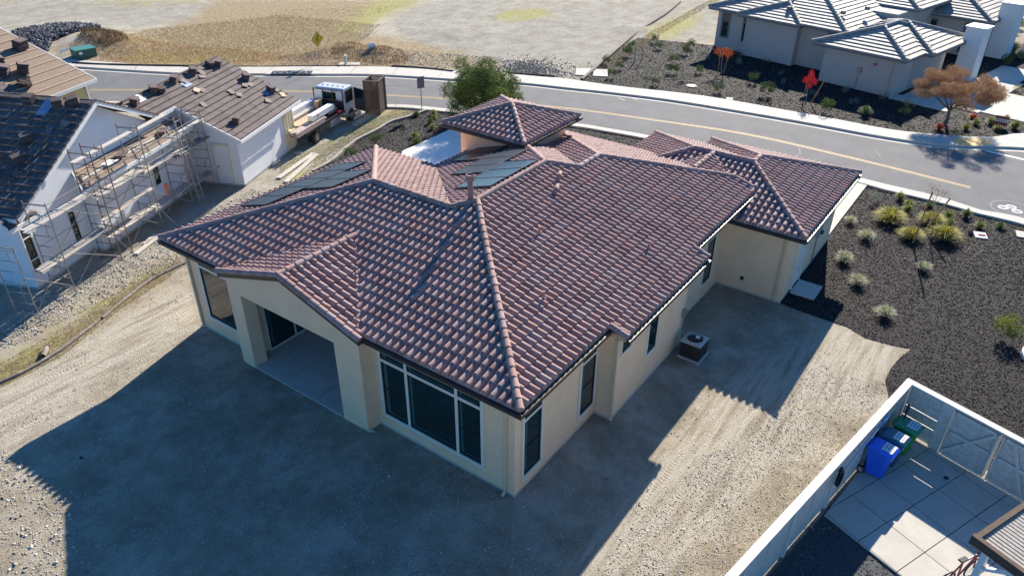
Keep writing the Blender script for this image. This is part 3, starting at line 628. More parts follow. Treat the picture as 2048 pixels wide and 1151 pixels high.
# garage side door, meter, stoop
dm_ = mat('doorwhite', (.68,.66,.6), .6)
window((15.3,-2.67,.1), (1,0,0), ny, 1.05, 2.35, parent=house, fw=.1, name='side_door', sash=False, glass='doorpaint') if 'doorpaint' in M else None
M['doorpaint'] = dm_
dr = MB(); dr.box(15.62, 16.5, -2.70, -2.66, .08, 2.2); d_ = dr.build('side_door', dm_, house)
MB().box(15.5, 15.62, -2.75, -2.66, .08, 2.32).box(16.5, 16.62, -2.75, -2.66, .08, 2.32).box(15.62, 16.5, -2.75, -2.66, 2.2, 2.32).build('door_frame', M['stucco_trim'], d_)
MB().tube((15.72,-2.72,1.0), (15.72,-2.78,1.0), .03).build('handle', M['metal'], d_)
mt = MB(); mt.box(18.1, 18.45, -2.82, -2.67, 1.35, 1.85); mo = mt.build('electric_meter', mat('metergrey', (.3,.36,.36), .5), house)
MB().tube((18.28,-2.82,1.6), (18.28,-2.92,1.6), .1).build('dial', M['glass'], mo)
MB().tube((18.28,-2.72,.1), (18.28,-2.72,1.35), .022).build('conduit', M['metal'], mo)
MB().box(14.375, 14.39, -1.1, -.96, .5, .66).build('outlet_cover', M['black'], house)
tag(MB().box(15.35, 16.55, -3.72, -2.76, -.01, .1).build('door_slab', M['concrete'], None, bevel=.01), 'small square concrete slab in the mulch below the garage side door', 'slab')
# vents and pipes on the roof
tc_ = tile_mat('ventpaint', [(.30,.18,.16),(.33,.2,.18)], .1)
fl = MB(); fl.lathe([(.095,0),(.095,.75),(.09,.76),(.09,.8),(.145,.82),(.145,1.0),(.13,1.02),(.13,.97)], (5.3,5.60,5.5)); fl.build('flue_pipe', tc_, house, True)
for (x, y) in ((8.95,4.5),(8.15,4.1)):
    z = HE+K*(y+OV); MB().tube((x,y,z),(x,y,z+.22),.06).tube((x,y-.02,z+.24),(x+.26,y+.1,z+.26),.08).build('roof_vent', tc_, house)
for (x, y) in ((5.79,3.19),(8.44,.53),(3.37,1.39)):
    z = HE+K*(y+OV); MB().tube((x,y,z),(x,y,z+.32),.035).tube((x,y,z),(x,y,z+.1),.1,.06).build('vent_pipe', tc_, house)
# solar panels
def panels(rows, ytop, zc0, y_ref):
    for (x0, n_, y0) in rows:
        for q in range(n_):
            xa = x0+q*.99; xb = xa+.97; ya = y0; yb = y0+1.58
            za = zc0-K*(ya-y_ref)+.17; zb_ = zc0-K*(yb-y_ref)+.17
            o = MB(); t = .035
            o.add([(xa,ya,za),(xb,ya,za),(xb,yb,zb_),(xa,yb,zb_),(xa,ya,za-t),(xb,ya,za-t),(xb,yb,zb_-t),(xa,yb,zb_-t)], [(0,1,2,3),(7,6,5,4),(0,4,5,1),(1,5,6,2),(2,6,7,3),(3,7,4,0)])
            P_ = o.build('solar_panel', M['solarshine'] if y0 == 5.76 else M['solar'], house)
            f = MB(); e = .012
            for (pa, pb) in (((xa,ya,za),(xb,ya,za)),((xb,ya,za),(xb,yb,zb_)),((xb,yb,zb_),(xa,yb,zb_)),((xa,yb,zb_),(xa,ya,za))):
                f.beam((pa[0],pa[1],pa[2]+.002), (pb[0],pb[1],pb[2]+.002), .02, .02)
            f.build('panel_frame', M['solarframe'], P_)
            MB().tube((xa+.15,ya-.02,za-.2),(xa+.15,ya-.02,za-.02),.02).build('mount', M['metal'], P_)
panels([(2.35,5,12.48),(4.05,2,10.86)], None, 3.73+K*14.88, 0)
panels([(6.57,3,5.76),(8.3,3,7.38),(10.25,2,9.02)], None, zr3, 5.44)
# tower roof
TR = (11.7, 16.05, 7.9, 12.25); tcx, tcy = (TR[0]+TR[1])/2, (TR[2]+TR[3])/2; tz = 5.02; ta = tz+K*2.175
tr = MB(); C4 = [(TR[0],TR[2]),(TR[1],TR[2]),(TR[1],TR[3]),(TR[0],TR[3])]; AP = (tcx, tcy)
tile_plane(tr, C4[0], (0,1), (1,0), tz, K, [[C4[0], AP, C4[3]]]); tile_plane(tr, C4[0], (1,0), (0,1), tz, K, [[C4[0], C4[1], AP]])
tile_plane(tr, C4[1], (0,1), (-1,0), tz, K, [[C4[1], C4[2], AP]]); tile_plane(tr, C4[3], (1,0), (0,-1), tz, K, [[C4[2], C4[3], AP]])
tro = tr.build('tower_roof', M['tile'], house)
for c_ in C4: cap_line((*c_, tz), (*AP, ta), m=M['tile'], parent=tro, up=.05)
MB().prism([(TR[0]+.04,TR[2]+.04),(TR[1]-.04,TR[2]+.04),(TR[1]-.04,TR[3]-.04),(TR[0]+.04,TR[3]-.04)], tz-.2, tz-.09).build('soffit', M['soffit'], house)
for a, b_ in (((TR[0]-.05,TR[2]-.1),(TR[0]-.05,TR[3]+.1)),((TR[0],TR[2]-.05),(TR[1]+.1,TR[2]-.05)),((TR[0],TR[3]+.05),(TR[1]+.1,TR[3]+.05))): MB().beam((*a, tz-.1), (*b_, tz-.1), .1, .11).build('gutter', M['gutter'], house)
# courtyard slab and driveway
struct(MB().prism([(9.72,10.92),(15.3,10.92),(15.3,12.3),(22.2,12.3)]+[(22.2,20.3),(17.3,20.2),(9.8,15.0)], -.02, .11).build('courtyard_slab', mat('glareconcrete', (.80,.77,.70), .6, var=.03, scale=2)))  # base colour raised towards white to stand for sun glare on the slab
drv = MB()
for x0, x1 in ((21.05,23.5),(23.52,26.0),(26.02,28.35)):
    for y0, y1 in ((-2.6,-1.2),(-1.18,1.1),(1.12,3.5)): drv.box(x0, x1, y0, y1, -.02, .09)
struct(drv.build('driveway', M['walk']))
# ================================================================ neighbour under construction (local frame at the garage corner)
NA_ = R(23.6); NO = g(491, 374)
M['ftile'] = tile_mat('flat_brown_tile', [(.085,.066,.062),(.11,.086,.08),(.125,.098,.092),(.14,.112,.105)], .12, .85)
nb = thing('white_house', 'white stucco house under construction with dark flat roof tiles and scaffold', 'house', NO, NA_)
rf = MB(); ms = .509; zmE = 3.3; gs = .46
tile_plane(rf, (-11.1,0), (0,1), (1,0), zmE, ms, [[(-11.1,2.66),(-5.57,2.66),(-5.57,17),(-11.1,17)]], 'f', TW=.33, TE=.33, lift=.075)
tile_plane(rf, (-.8,0), (0,1), (-1,0), zmE+(.8)*0+.38, .509, [[(-1.8,2.66),(-5.57,2.66),(-5.57,17),(-1.8,17)]], 'f', TW=.33, TE=.33, lift=.075)
tile_plane(rf, (0,-.4), (1,0), (0,1), 2.67, gs, [[(-.32,-.4),(6.28,-.4),(6.28,2.85),(-.32,2.85)], [(-2.55,2.85),(6.28,2.85),(6.28,4.27),(-2.1,4.27)]], 'f', TW=.33, TE=.33, lift=.075)
tile_plane(rf, (0,8.94), (1,0), (0,-1), 2.67, gs, [[(-2.1,4.27),(6.28,4.27),(6.28,8.94),(-2.1,8.94)]], 'f', TW=.33, TE=.33, lift=.075)
tile_plane(rf, (0,2.72), (1,0), (0,1), 3.03, .4, [[(-11.6,2.72),(-10.1,2.72),(-10.1,3.5),(-11.3,3.5)]], 'f', TW=.33, TE=.33, lift=.075)
nro = rf.build('roof', M['ftile'], nb)
w_ = MB()
def xz_wall(y0, y1, pts, wb_=None):
    wb_ = wb_ or w_; n_ = len(pts); vs = [(p[0], y0, p[1]) for p in pts]+[(p[0], y1, p[1]) for p in pts]
    wb_.add(vs, [tuple(range(n_)), tuple(range(n_, 2*n_))[::-1]]+[(i, n_+i, n_+(i+1) % n_, (i+1) % n_) for i in range(n_)])
xz_wall(3.05, 3.25, [(-11,.12),(0,.12),(0,4.0),(-2.2,4.05),(-5.57,5.95),(-11,3.2)])
w_.box(-11, -10.8, 3.25, 16, .12, 3.2); w_.box(-7.6, -1.0, 2.5, 3.05, .12, 3.45)
n_ = 0
vs = [(0,0,.12),(0,3.05,.12),(0,3.05,2.58+gs*3.35),(0,0,2.62)]; w_.add(vs+[(.2,*p[1:]) for p in vs], [(0,3,2,1),(4,5,6,7),(0,1,5,4),(1,2,6,5),(2,3,7,6),(3,0,4,7)])
w_.box(.2, 4.8, 0, .2, .12, 2.6); w_.box(5.7, 5.9, .2, 8.5, .12, 2.6)
vs = [(5.9,0,2.6),(5.9,8.5,2.6),(5.9,4.27,4.7)]; w_.add(vs+[(5.7,*p[1:]) for p in vs], [(0,1,2),(5,4,3)])
w_.build('wall', M['whitewall'], nb)
fb = MB(); fb.box(-10.98, -.02, 3.07, 3.2, -.02, .12); fb.box(-10.98, -10.82, 3.2, 16, -.02, .12); fb.box(-7.58, -1.02, 2.52, 3.07, -.02, .12); fb.box(.02, .18, .02, 3.05, -.02, .12); fb.box(.02, 5.88, .02, .18, -.02, .121); fb.build('foundation', M['concrete'], nb)
cream = mat('creamboard', (.70,.64,.45), .8, var=.05)
bt = MB(); bt.box(4.8, 5.9, -.03, .2, .12, 2.6)
for q in range(4): bt.box(4.82+q*.34, 4.87+q*.34, -.08, -.03, .12, 2.58)
bt.build('batten_siding', cream, nb)
wf = MB()     # white fascias and rakes
wf.beam((-.36,-.46,2.6),(6.3,-.46,2.6),.05,.17); wf.beam((-.36,-.46,2.6),(-.36,2.85,4.1),.04,.17); wf.beam((-2.6,2.78,4.1),(-.34,2.78,4.1),.05,.17)
wf.beam((-11.12,2.6,3.2),(-5.57,2.6,6.03),.05,.2); wf.beam((-5.57,2.6,6.03),(-1.85,2.6,4.15),.05,.2); wf.beam((-11.6,2.68,2.95),(-10.1,2.68,2.95),.05,.17); wf.beam((-11.18,2.7,3.2),(-11.18,17,3.2),.05,.16)
wf.beam((-8.3,2.02,3.16),(-.4,2.02,3.16),.05,.16); wf.beam((-8.3,2.02,3.16),(-7.5,3.05,3.6),.05,.14)
wf.build('fascia', M['white'], nb)
by = MB(); by.add([(-8.28,2.02,3.22),(-.4,2.02,3.22),(-.4,3.05,3.66),(-7.5,3.05,3.66),(-8.28,2.02,3.17),(-.4,2.02,3.17),(-.4,3.05,3.6),(-7.5,3.05,3.6)], [(0,1,2,3),(7,6,5,4),(0,4,5,1),(1,5,6,2),(2,6,7,3),(3,7,4,0)])
bo = by.build('bay_roof', mat('underlay', (.22,.175,.135), .9, var=.25, scale=5), nb)
for q in range(3): MB().beam((-7.9+q*.25,2.3+q*.3,3.37+q*.128),(-.4,2.3+q*.3,3.37+q*.128),.05,.03).build('batten', M['wood'], bo)
# rake edge tiles on the main roof
rk = MB()
for q in range(17):
    a = q/17; b2 = (q+1)/17
    rk.beam((-11.1+5.5*a,2.62,zmE+ms*5.5*a+.07),(-11.1+5.5*b2,2.62,zmE+ms*5.5*b2+.03),.12,.07); rk.beam((-5.57+3.75*a,2.62,6.13-ms*3.75*a+.02),(-5.57+3.75*b2,2.62,6.13-ms*3.75*b2-.02),.12,.06)
rk.build('rake_tiles', M['ftile'], nb)
window((-10.95,3.05,.72), (1,0,0), ny, .5, 2.15, trans=[(1.5,.05,.45),(.55,.05,.45)], parent=nb, fw=.05, fm='white', sash=False)
window((-8.5,3.05,.7), (1,0,0), ny, .42, 1.55, parent=nb, fw=.04, fm='whitewall')
window((-3.5,2.5,1.3), (1,0,0), ny, .5, 1.2, parent=nb, fw=.04, fm='whitewall')
window((-11.0,5.5,.9), (0,-1,0), nx, .9, 1.5, parent=nb, fw=.05, fm='white')
d_ = MB().box(-.03, .0, .56, 1.36, .13, 2.18).build('door', M['white'], nb)
MB().box(-.05, 0, .48, .56, .12, 2.28).box(-.05, 0, 1.36, 1.44, .12, 2.28).box(-.05, 0, .56, 1.36, 2.18, 2.28).build('door_frame', cream, d_)
MB().tube((-.03,1.28,1.05),(-.09,1.28,1.05),.035).build('handle', M['black'], d_)
def NW(x, y, z): return (NO.x+x*math.cos(NA_)-y*math.sin(NA_), NO.y+x*math.sin(NA_)+y*math.cos(NA_), z)
# roof tile stacks
M['stk'] = island_mat('stacked_tile', [(.075,.052,.05),(.11,.08,.075),(.16,.12,.11)], .85)
def stack_mesh(nt, seed):
    b = MB(); rs = random.Random(seed)
    for q in range(nt):
        b.obox((rs.uniform(-.015,.015), rs.uniform(-.015,.015), .02+q*.047), (.43, .33, .036), rs.uniform(-.06,.06))
    return b
proto_st = [stack_mesh(k, k) for k in (7, 5, 3)]
def gz(y): return 2.67+gs*(y+.4)
STK = [(-1.77,3.85,0,'dark tile stack at the left end of the garage roof ridge, beside blue plastic'), (-.1,4.0,0,'dark tile stack near the garage ridge, second from the left'), (.25,3.85,1,'low dark tile stack touching the second stack of the garage ridge'),
       (1.67,4.0,0,'dark tile stack on the middle left of the garage ridge, above a blue sheet'), (3.31,3.97,0,'dark tile stack on the garage ridge beside two loose pale tiles'), (4.91,3.91,1,'dark tile stack near the right end of the garage ridge, lower of a close pair'),
       (5.35,3.68,0,'tall dark tile stack at the right end of the garage ridge'), (5.42,2.22,0,'dark tile stack on the upper right of the garage slope'), (5.49,.86,0,'dark tile stack near the far eave corner of the garage roof'), (.97,.45,0,'single dark tile stack low on the garage slope above the door')]
st_first = {}
def put_stack(x, y, z, kind, label, group, rx, ry, rz=0):
    if kind not in st_first:
        o = proto_st[kind].build('tile_stack', M['stk']); st_first[kind] = o
    else: o = st_first[kind].copy(); COL.objects.link(o)
    tag(o, label, 'roof tiles', group); o.location = NW(x, y, z)
    nrm = Vector((rx, ry, 1)).normalized(); nrm = Matrix.Rotation(NA_, 3, 'Z') @ nrm
    o.rotation_euler = (nrm.to_track_quat('Z', 'Y') @ Matrix.Rotation(NA_*0+rz, 3, 'Z').to_quaternion()).to_euler()
for k_, (x, y, kd, lb) in enumerate(STK): put_stack(x, y, gz(y)+.05, kd, lb, 'stacks of roof tiles on the white house', 0, -gs*.6, .3+.4*(k_ % 3))
def mz(x): return zmE+ms*(x+11.1)
STM = [(-5.93,5.49,0,'tile stack near the ridge of the dark main roof, left of the blue sheet'), (-6.05,7.2,0,'tile stack near the ridge of the dark main roof at the left picture edge'), (-6.01,4.03,0,'tile stack near the ridge of the dark main roof, right of the blue sheet'), (-5.85,3.4,0,'tile stack closest to the gable peak of the dark main roof'),
       (-7.8,4.35,0,'tile stack halfway down the dark main roof'), (-8.77,4.1,0,'tile stack low on the dark main roof above the broken tiles'), (-8.9,5.3,1,'low toppled tile stack at the left of the dark main roof')]
for k_, (x, y, kd, lb) in enumerate(STM): put_stack(x, y, mz(x)+.05, kd, lb, 'stacks of roof tiles on the white house', -ms*.5, 0, .2*k_)
# loose tiles
def loose(pts, zf, label, sx, sy, m='stk'):
    b = MB(); rs = random.Random(label)
    for (x, y) in pts:
        q = Vector((sx, sy, 1)).to_track_quat('Z', 'Y').to_matrix().to_4x4() @ Matrix.Rotation(rs.uniform(0, 3), 4, 'Z'); q.translation = (x, y, zf(x, y)+rs.uniform(.07,.11)); b._ob(q, .40, .3, .03)
    o = b.build('loose_tile', M[m]); o.location = NO; o.rotation_euler = (0, 0, NA_); return tag(o, label, 'roof tile')
M['lt'] = mat('paletile', (.20,.155,.14), .8, var=.3); M['kraft'] = mat('kraft', (.5,.38,.25), .8)
gzf = lambda x, y: gz(y); mzf = lambda x, y: mz(x)
for k_, (x, y, m_, lb) in enumerate([(2.15,3.75,'lt','loose tile beside the middle left stack of the garage ridge'), (3.75,3.7,'lt','loose tile just right of the stack with two loose tiles'), (3.45,3.5,'lt','loose tile just below the stack with two loose tiles'), (1.9,2.95,'kraft','tan piece of roof tile in the middle of the garage slope'),
        (2.2,2.85,'lt','grey loose tile touching the tan piece on the garage slope'), (3.4,1.95,'lt','loose tile at the centre of the broken pieces on the garage slope'), (3.55,1.6,'lt','lower loose tile of the broken pieces on the garage slope'), (4.75,1.9,'lt','loose tile right below the upper right stack'), (5.1,1.75,'lt','loose tile furthest right of the upper right stack'),
        (4.4,.45,'lt','loose tile low on the garage slope near the far eave'), (5.8,.3,'kraft','tan offcut near the far eave corner of the garage roof'), (1.0,2.1,'lt','loose tile on the garage slope above the door'), (5.9,.75,'lt','loose tile beside the far eave corner stack')]):
    loose([(x, y)], gzf, lb, 0, -gs, m_)
loose([(-9.6,4.1),(-9.4,4.25),(-9.7,4.4),(-9.3,3.95),(-9.55,4.55),(-9.2,4.3)], mzf, 'heap of broken tiles low on the dark main roof', -ms, 0)
loose([(-7.3,3.7)], mzf, 'pale upright tile on the middle of the dark main roof', -ms, 0, 'lt'); loose([(-6.9,3.2)], mzf, 'small pale tile lying on the upper right of the dark main roof', -ms, 0, 'lt')
bl = mat('bluesheet', (.20,.30,.42), .6)
def sheet(x, y, zf, sx, sy, w, h, lb):
    b = MB(); q = Vector((sx, sy, 1)).to_track_quat('Z', 'Y').to_matrix().to_4x4(); q.translation = (x, y, zf(x, y)+.06); b._ob(q, w, h, .015); o = b.build('plastic_sheet', bl if 'blue' in lb else M['white']); o.location = NO; o.rotation_euler = (0,0,NA_); tag(o, lb, 'sheet')
sheet(-6.15,4.6,mzf,-ms,0,.5,.95,'bright blue sheet between two tile stacks on the dark main roof'); sheet(2.0,3.55,gzf,0,-gs,.55,.4,'blue sheet below the garage ridge stacks'); sheet(5.2,.9,gzf,0,-gs,.6,.35,'pale blue sheet near the far eave stack of the garage roof'); sheet(-1.2,4.0,gzf,0,-gs,.5,.5,'crumpled white wrapping beside the leftmost garage stack')
# scaffold
scf = thing('scaffold', 'long metal scaffold with plank decks standing along the white stucco wall', 'scaffold', NO, NA_)
yo, yi = 1.35, 2.35
def frame(x, h, ms_=None):
    b = MB(); r = .024
    b.tube((x,yo,0),(x,yo,h),r,n=6).tube((x,yi,0),(x,yi,h),r,n=6); z = .3; k = 0
    while z < h:
        b.tube((x,yo,z),(x,yi,z),.018,n=6)
        if k % 4 in (1, 2): b.tube((x,yo+.33,z),(x,yo+.33,min(h,z+.45)),.014,n=6)
        z += .45; k += 1
    b.tube((x,yo,h*.97),(x,yi,h*.97),r,n=6)
    for s_ in (0, 1): b.tube((x,(yo,yi)[s_],-.01),(x,(yo,yi)[s_],.03),.07,n=8)
    b.build('frame', M[ms_ or 'metal2'], scf)
M['metal2'] = mat('scaf', (.28,.27,.26), .5, metal=.3, var=.4, scale=6); M['rustm'] = mat('rustm', (.20,.13,.10), .7, var=.4, scale=6)
XS = [(-10.95,4.0,'metal2'), (-8.1,4.95,'rustm'), (-7.4,4.95,'rustm'), (-5.1,5.0,'metal2'), (-2.6,4.5,'metal2'), (-.55,4.2,'metal2'), (-12.9,3.2,'metal2')]
for x, h, m_ in XS: frame(x, h, m_)
def brace(x0, z0, x1, z1, y): MB().tube((x0,y,z0),(x1,y,z1),.015,n=5).build('brace', M['metal2'], scf)
for (a_, c_) in ((-10.95,-8.1),(-7.4,-5.1),(-5.1,-2.6),(-2.6,-.55)):
    for z0 in (.2, 2.1):
        brace(a_, z0, c_, z0+1.7, yo); brace(a_, z0+1.7, c_, z0, yo)
    brace(a_, 2.0, c_, 2.0, yi); brace(a_, 3.9, c_, 3.9, yo)
brace(-12.9,.4,-10.95,1.9,yo); brace(-12.9,1.9,-10.95,.4,yo)
for x_ in (-8.1,-5.1,-2.6): MB().tube((x_,yo,1.1),(x_,yo-1.0,0),.018,n=5).build('outrigger', M['metal2'], scf)
def plank(x0, x1, y0, z0, w=.25, z1=None, m_='woodpale'): MB().beam((x0,y0,z0),(x1,y0,z0 if z1 is None else z1),w,.04).build('plank', M[m_], scf)
for q, (x0, x1, z) in enumerate([(-12.0,-8.3,1.55),(-8.2,-4.9,1.1),(-5.2,-2.2,.95),(-12.0,-8.5,3.25),(-8.4,-5.0,2.95),(-5.3,-2.4,2.8),(-8.9,-5.0,4.75),(-5.4,-2.9,4.7),(-2.9,-.2,2.6),(-2.9,-.3,.8),(-8.3,-5.0,1.95),(-2.9,-.4,3.6)]):
    for k_ in range(1 if z in (1.95,4.75,4.7,3.6) else 2): plank(x0+.15*k_, x1+.1*((q+k_) % 3), yo+.2+.27*k_, z+.01*k_, m_='greywood' if q in (0, 8, 9) else 'woodpale')
ld = MB()
ld.tube((-2.35,1.15,0),(-2.35,1.5,4.4),.022).tube((-1.95,1.15,0),(-1.95,1.5,4.4),.022)
for q in range(1, 14): z = q*.32; ld.tube((-2.35,1.15+z*.08,z),(-1.95,1.15+z*.08,z),.015)
o = ld.build('ladder', M['metal']); o.location = NO; o.rotation_euler = (0,0,NA_); tag(o, 'aluminium ladder leaning against the scaffold near the garage', 'ladder')
o = MB().tube((-3.9,1.7,1.05),(-3.75,1.7,1.6),.025).tube((-3.6,1.7,1.05),(-3.75,1.7,1.6),.025).box(-3.86,-3.64,1.66,1.74,1.45,1.62).build('orange_tool', mat('orange', (.75,.16,.04), .5)); o.location = NO; o.rotation_euler = (0,0,NA_); tag(o, 'small orange tool stand on the lower scaffold planks', 'tool')
# material on the bay roof
for q, (x, y, sx, sy, m_, lb) in enumerate([(-5.9,2.5,.7,.4,'white','white sheet lying on the small bay roof'), (-5.2,2.6,.9,.35,'stk','dark tiles piled on the small bay roof'), (-2.2,2.55,.7,.3,'stk','dark offcuts at the right end of the small bay roof')]):
    b = MB()
    for k_ in range(3 if m_ == 'stk' else 1): b.obox((x+.1*k_, y-.03*k_, 3.5+.04*k_), (sx, sy, .035), .2*k_)
    o = b.build('roofing_material', M[m_]); o.location = NO; o.rotation_euler = (0,0,NA_); tag(o, lb, 'building material')
# planks on the ground
for nm, (p0, p1, w, lb) in enumerate([((557,358),(628,308),.3,'long white board on the gravel, left of the pair by the red tiled house'), ((572,366),(634,310),.28,'long white board on the gravel, right of the pair by the red tiled house'), ((272,510),(318,474),.25,'weathered plank on the rubble below the scaffold'), ((590,309),(602,306),.3,'short white offcut on the gravel by the garage corner'), ((290,490),(312,470),.2,'narrow board lying beside the weathered plank below the scaffold')]):
    a_, b_ = g(*p0), g(*p1); a_.z = b_.z = .06; tag(MB().beam(a_, b_, w, .05).build('plank', M['woodpale']), lb, 'plank')
# ================================================================ third house, far left
TO = g(191.7, 157.4, 2.7); ta_ = R(20); tn = thing('yellow_house', 'small yellow house at the far left with battens showing on its unfinished roof', 'house', (TO.x, TO.y, 0), ta_)
rb = MB(); kk = .42
rb.add([(0,0,2.7),(0,6.4,2.7+kk*6.4),(-9,6.4,2.7+kk*6.4),(-9,0,2.7),(0,0,2.6),(0,6.4,2.6+kk*6.4),(-9,6.4,2.6+kk*6.4),(-9,0,2.6)], [(0,1,2,3),(7,6,5,4),(0,4,5,1),(1,5,6,2),(2,6,7,3),(3,7,4,0)])
rbo = rb.build('roof', mat('brownfelt', (.24,.175,.125), .9, var=.12, scale=3), tn)
for q in range(9):
    y = .55+q*.62; MB().beam((-.05,y,2.7+kk*y+.03),(-5.2+q*.28,y,2.7+kk*y+.03),.07,.05).build('batten', M['wood'], rbo)
t2 = MB(); PL = [(-9,.0),(-5.5,0),(-2.6-1.2,3.2),(-4.2,6.4),(-9,6.4)]
tile_plane(t2, (0,0), (1,0), (0,1), 2.72, kk, [[(-9,0),(-4.6,0),(-4.2,6.4),(-9,6.4)]], 'f', TW=.33, TE=.31, lift=.03); t2.build('roof_tiles', M['ftile'], tn)
MB().beam((0,-.04,2.62),(-9,-.04,2.62),.05,.2).beam((.03,0,2.62),(.03,6.4,2.62+kk*6.4),.05,.18).build('fascia', M['white'], tn)
MB().box(-9, -.5, .5, .7, 0, 2.75).box(-.7, -.5, .7, 8, 0, 2.75).build('wall', mat('yellowboard', (.68,.56,.27), .8, var=.08), tn)
MB().box(-.52,-.42,.42,.6,0,2.7).build('corner_board', M['white'], tn)
for k_, (x, y, kd, lb) in enumerate([(-.9,4.0,0,'tile stack near the right edge of the unfinished brown roof'), (-4.3,4.9,0,'big tile stack at the upper left of the unfinished brown roof'), (-3.9,2.5,0,'tile stack on the lower left of the unfinished brown roof'), (-2.9,2.2,0,'tile stack in the valley of the unfinished brown roof'), (-3.3,3.4,1,'lower tile stack in the middle of the brown roof valley'), (-5.6,4.6,0,'tile stack at the left picture edge on the far brown roof'), (-2.7,5.2,2,'flat pair of tiles high on the unfinished brown roof'), (-4.5,3.6,1,'low tile stack left of the brown roof valley'), (-3.9,1.2,0,'tile stack low on the far brown roof beside white scraps')]):
    o = st_first.get(kd)
    if o is None: o = proto_st[kd].build('tile_stack', M['stk']); st_first[kd] = o
    else: o = o.copy(); COL.objects.link(o)
    tag(o, lb, 'roof tiles', 'stacks of roof tiles on the far yellow house'); o.scale = (1.6,1.6,1.7)
    o.location = (TO.x+x*math.cos(ta_)-y*math.sin(ta_), TO.y+x*math.sin(ta_)+y*math.cos(ta_), 2.7+kk*y+.05); o.rotation_euler = (R(14), 0, ta_+.3*k_)
# ================================================================ grey house across the street (local frame)
HO = g(1779.8, 195.5); HA = R(-12)
M['fgrey'] = tile_mat('flat_grey_tile', [(.27,.245,.22),(.30,.28,.255),(.33,.31,.285)], .08, .7)
M['gwall'] = mat('greystucco', (.46,.42,.37), .9, var=.05, scale=1.5, bump=.2, bscale=60)
M['chim'] = mat('whitebrick', (.70,.69,.66), .8, var=.1, scale=12, bump=.6, bscale=9)
gh = thing('grey_house', 'grey stucco house with pale flat tile hip roofs and two white brick chimneys', 'house', (HO.x, HO.y, 0), HA)
hr = MB(); caps_h = []
def hip(x0, x1, y0, y1, z, k=.33):
    hw = min(y1-y0, x1-x0)/2; zr = z+k*hw
    if y1-y0 <= x1-x0: a = (x0+hw, (y0+y1)/2); b = (x1-hw, (y0+y1)/2)
    else: a = ((x0+x1)/2, y0+hw); b = ((x0+x1)/2, y1-hw)
    c = [(x0,y0),(x1,y0),(x1,y1),(x0,y1)]; kw = dict(prof='f', TW=.36, TE=.42, lift=.06)
    if y1-y0 <= x1-x0:
        tile_plane(hr, c[0], (0,1), (1,0), z, k, [[c[0], a, c[3]]], **kw); tile_plane(hr, c[1], (0,1), (-1,0), z, k, [[c[1], c[2], b]], **kw)
        tile_plane(hr, c[0], (1,0), (0,1), z, k, [[c[0], c[1], b, a]], **kw); tile_plane(hr, c[3], (1,0), (0,-1), z, k, [[c[2], c[3], a, b]], **kw)
        ends = [(c[0],a),(c[3],a),(c[1],b),(c[2],b)]
    else:
        tile_plane(hr, c[0], (0,1), (1,0), z, k, [[c[0], a, b, c[3]]], **kw); tile_plane(hr, c[1], (0,1), (-1,0), z, k, [[c[1], c[2], b, a]], **kw)
        tile_plane(hr, c[0], (1,0), (0,1), z, k, [[c[0], c[1], a]], **kw); tile_plane(hr, c[3], (1,0), (0,-1), z, k, [[c[2], c[3], b]], **kw)
        ends = [(c[0],a),(c[1],a),(c[2],b),(c[3],b)]
    for p, q in ends: caps_h.append(((*p, z), (*q, zr)))
    if (Vector(a)-Vector(b)).length > .3: caps_h.append(((*a, zr), (*b, zr)))
    hf.prism([(x0+.03,y0+.03),(x1-.03,y0+.03),(x1-.03,y1-.03),(x0+.03,y1-.03)], z-.2, z-.06)
hf = MB()
hip(-.45, 8.6, -.62, 6.3, 2.72); hip(2.4, 9.6, -1.2, 6.4, 2.74, .3)
hip(1.85, 14, 4.9, 17.0, 3.25); hip(1.4, 9.5, 8.35, 13.9, 3.22)
hip(15.0, 24, -.55, 8, 3.0); hip(10.5, 17, 3.5, 9.5, 3.9)
hro = hr.build('roof', M['fgrey'], gh)
for a_, b_ in caps_h: cap_line(a_, b_, r=.13, seg=.45, m=M['fgrey'], parent=hro, up=.06)
hf.build('fascia', mat('fasc', (.16,.16,.165), .7), gh)
hw = MB(); hw.box(0, 8.4, 0, 5.4, 0, 2.56); hw.box(2.6, 13.5, 5.4, 16.4, 0, 3.06); hw.box(2.0, 5, 8.82, 13.35, 0, 3.04)
hw.box(15.6, 23, 0, 9, 0, 2.85); hw.box(8.4, 15.6, 4.2, 12, 0, 3.75)
hw.build('wall', M['gwall'], gh)
hd = MB(); hd.box(1.0, 2.4, -.35, 0, 0, 2.56)
for nm, x0, x1, y0, y1, z in (('chimney', 8.2, 9.6, -2.2, -.9, 3.75), ('chimney', 16.9, 18.5, -1.6, -.2, 4.2)):
    o = MB().box(x0, x1, y0, y1, 0, z).build(nm, M['chim'], gh); MB().box(x0-.08, x1+.08, y0-.08, y1+.08, z, z+.08).build('cap', M['white'], o)
fmg = 'gtrim'; M['gtrim'] = mat('gtrim', (.20,.19,.18), .8)
window((2.6,16.0,.85), (0,-1,0), nx, .85, 2.1, trans=[(1.55,.1,.8)], parent=gh, fm=fmg, fw=.14)
window((2.6,13.95,.85), (0,-1,0), nx, .55, 2.1, trans=[(1.55,.1,.5)], parent=gh, fm=fmg, fw=.1)
window((15.6,4.6,1.6), (0,-1,0), nx, .95, .9, parent=gh, fm=fmg, fw=.12); window((15.6,1.6,.2), (0,-1,0), nx, 1.2, 2.4, trans=[(1.8,.1,1.1)], parent=gh, fm=fmg, fw=.12)
window((15.8,0,.2), (1,0,0), ny, 1.0, 2.4, trans=[(1.8,.1,.9)], parent=gh, fm='gwall', fw=.1)
MB().box(2.5, 7.6, -.03, .0, .05, 2.2).build('garage_door', mat('gdoor', (.33,.31,.29), .7), gh)
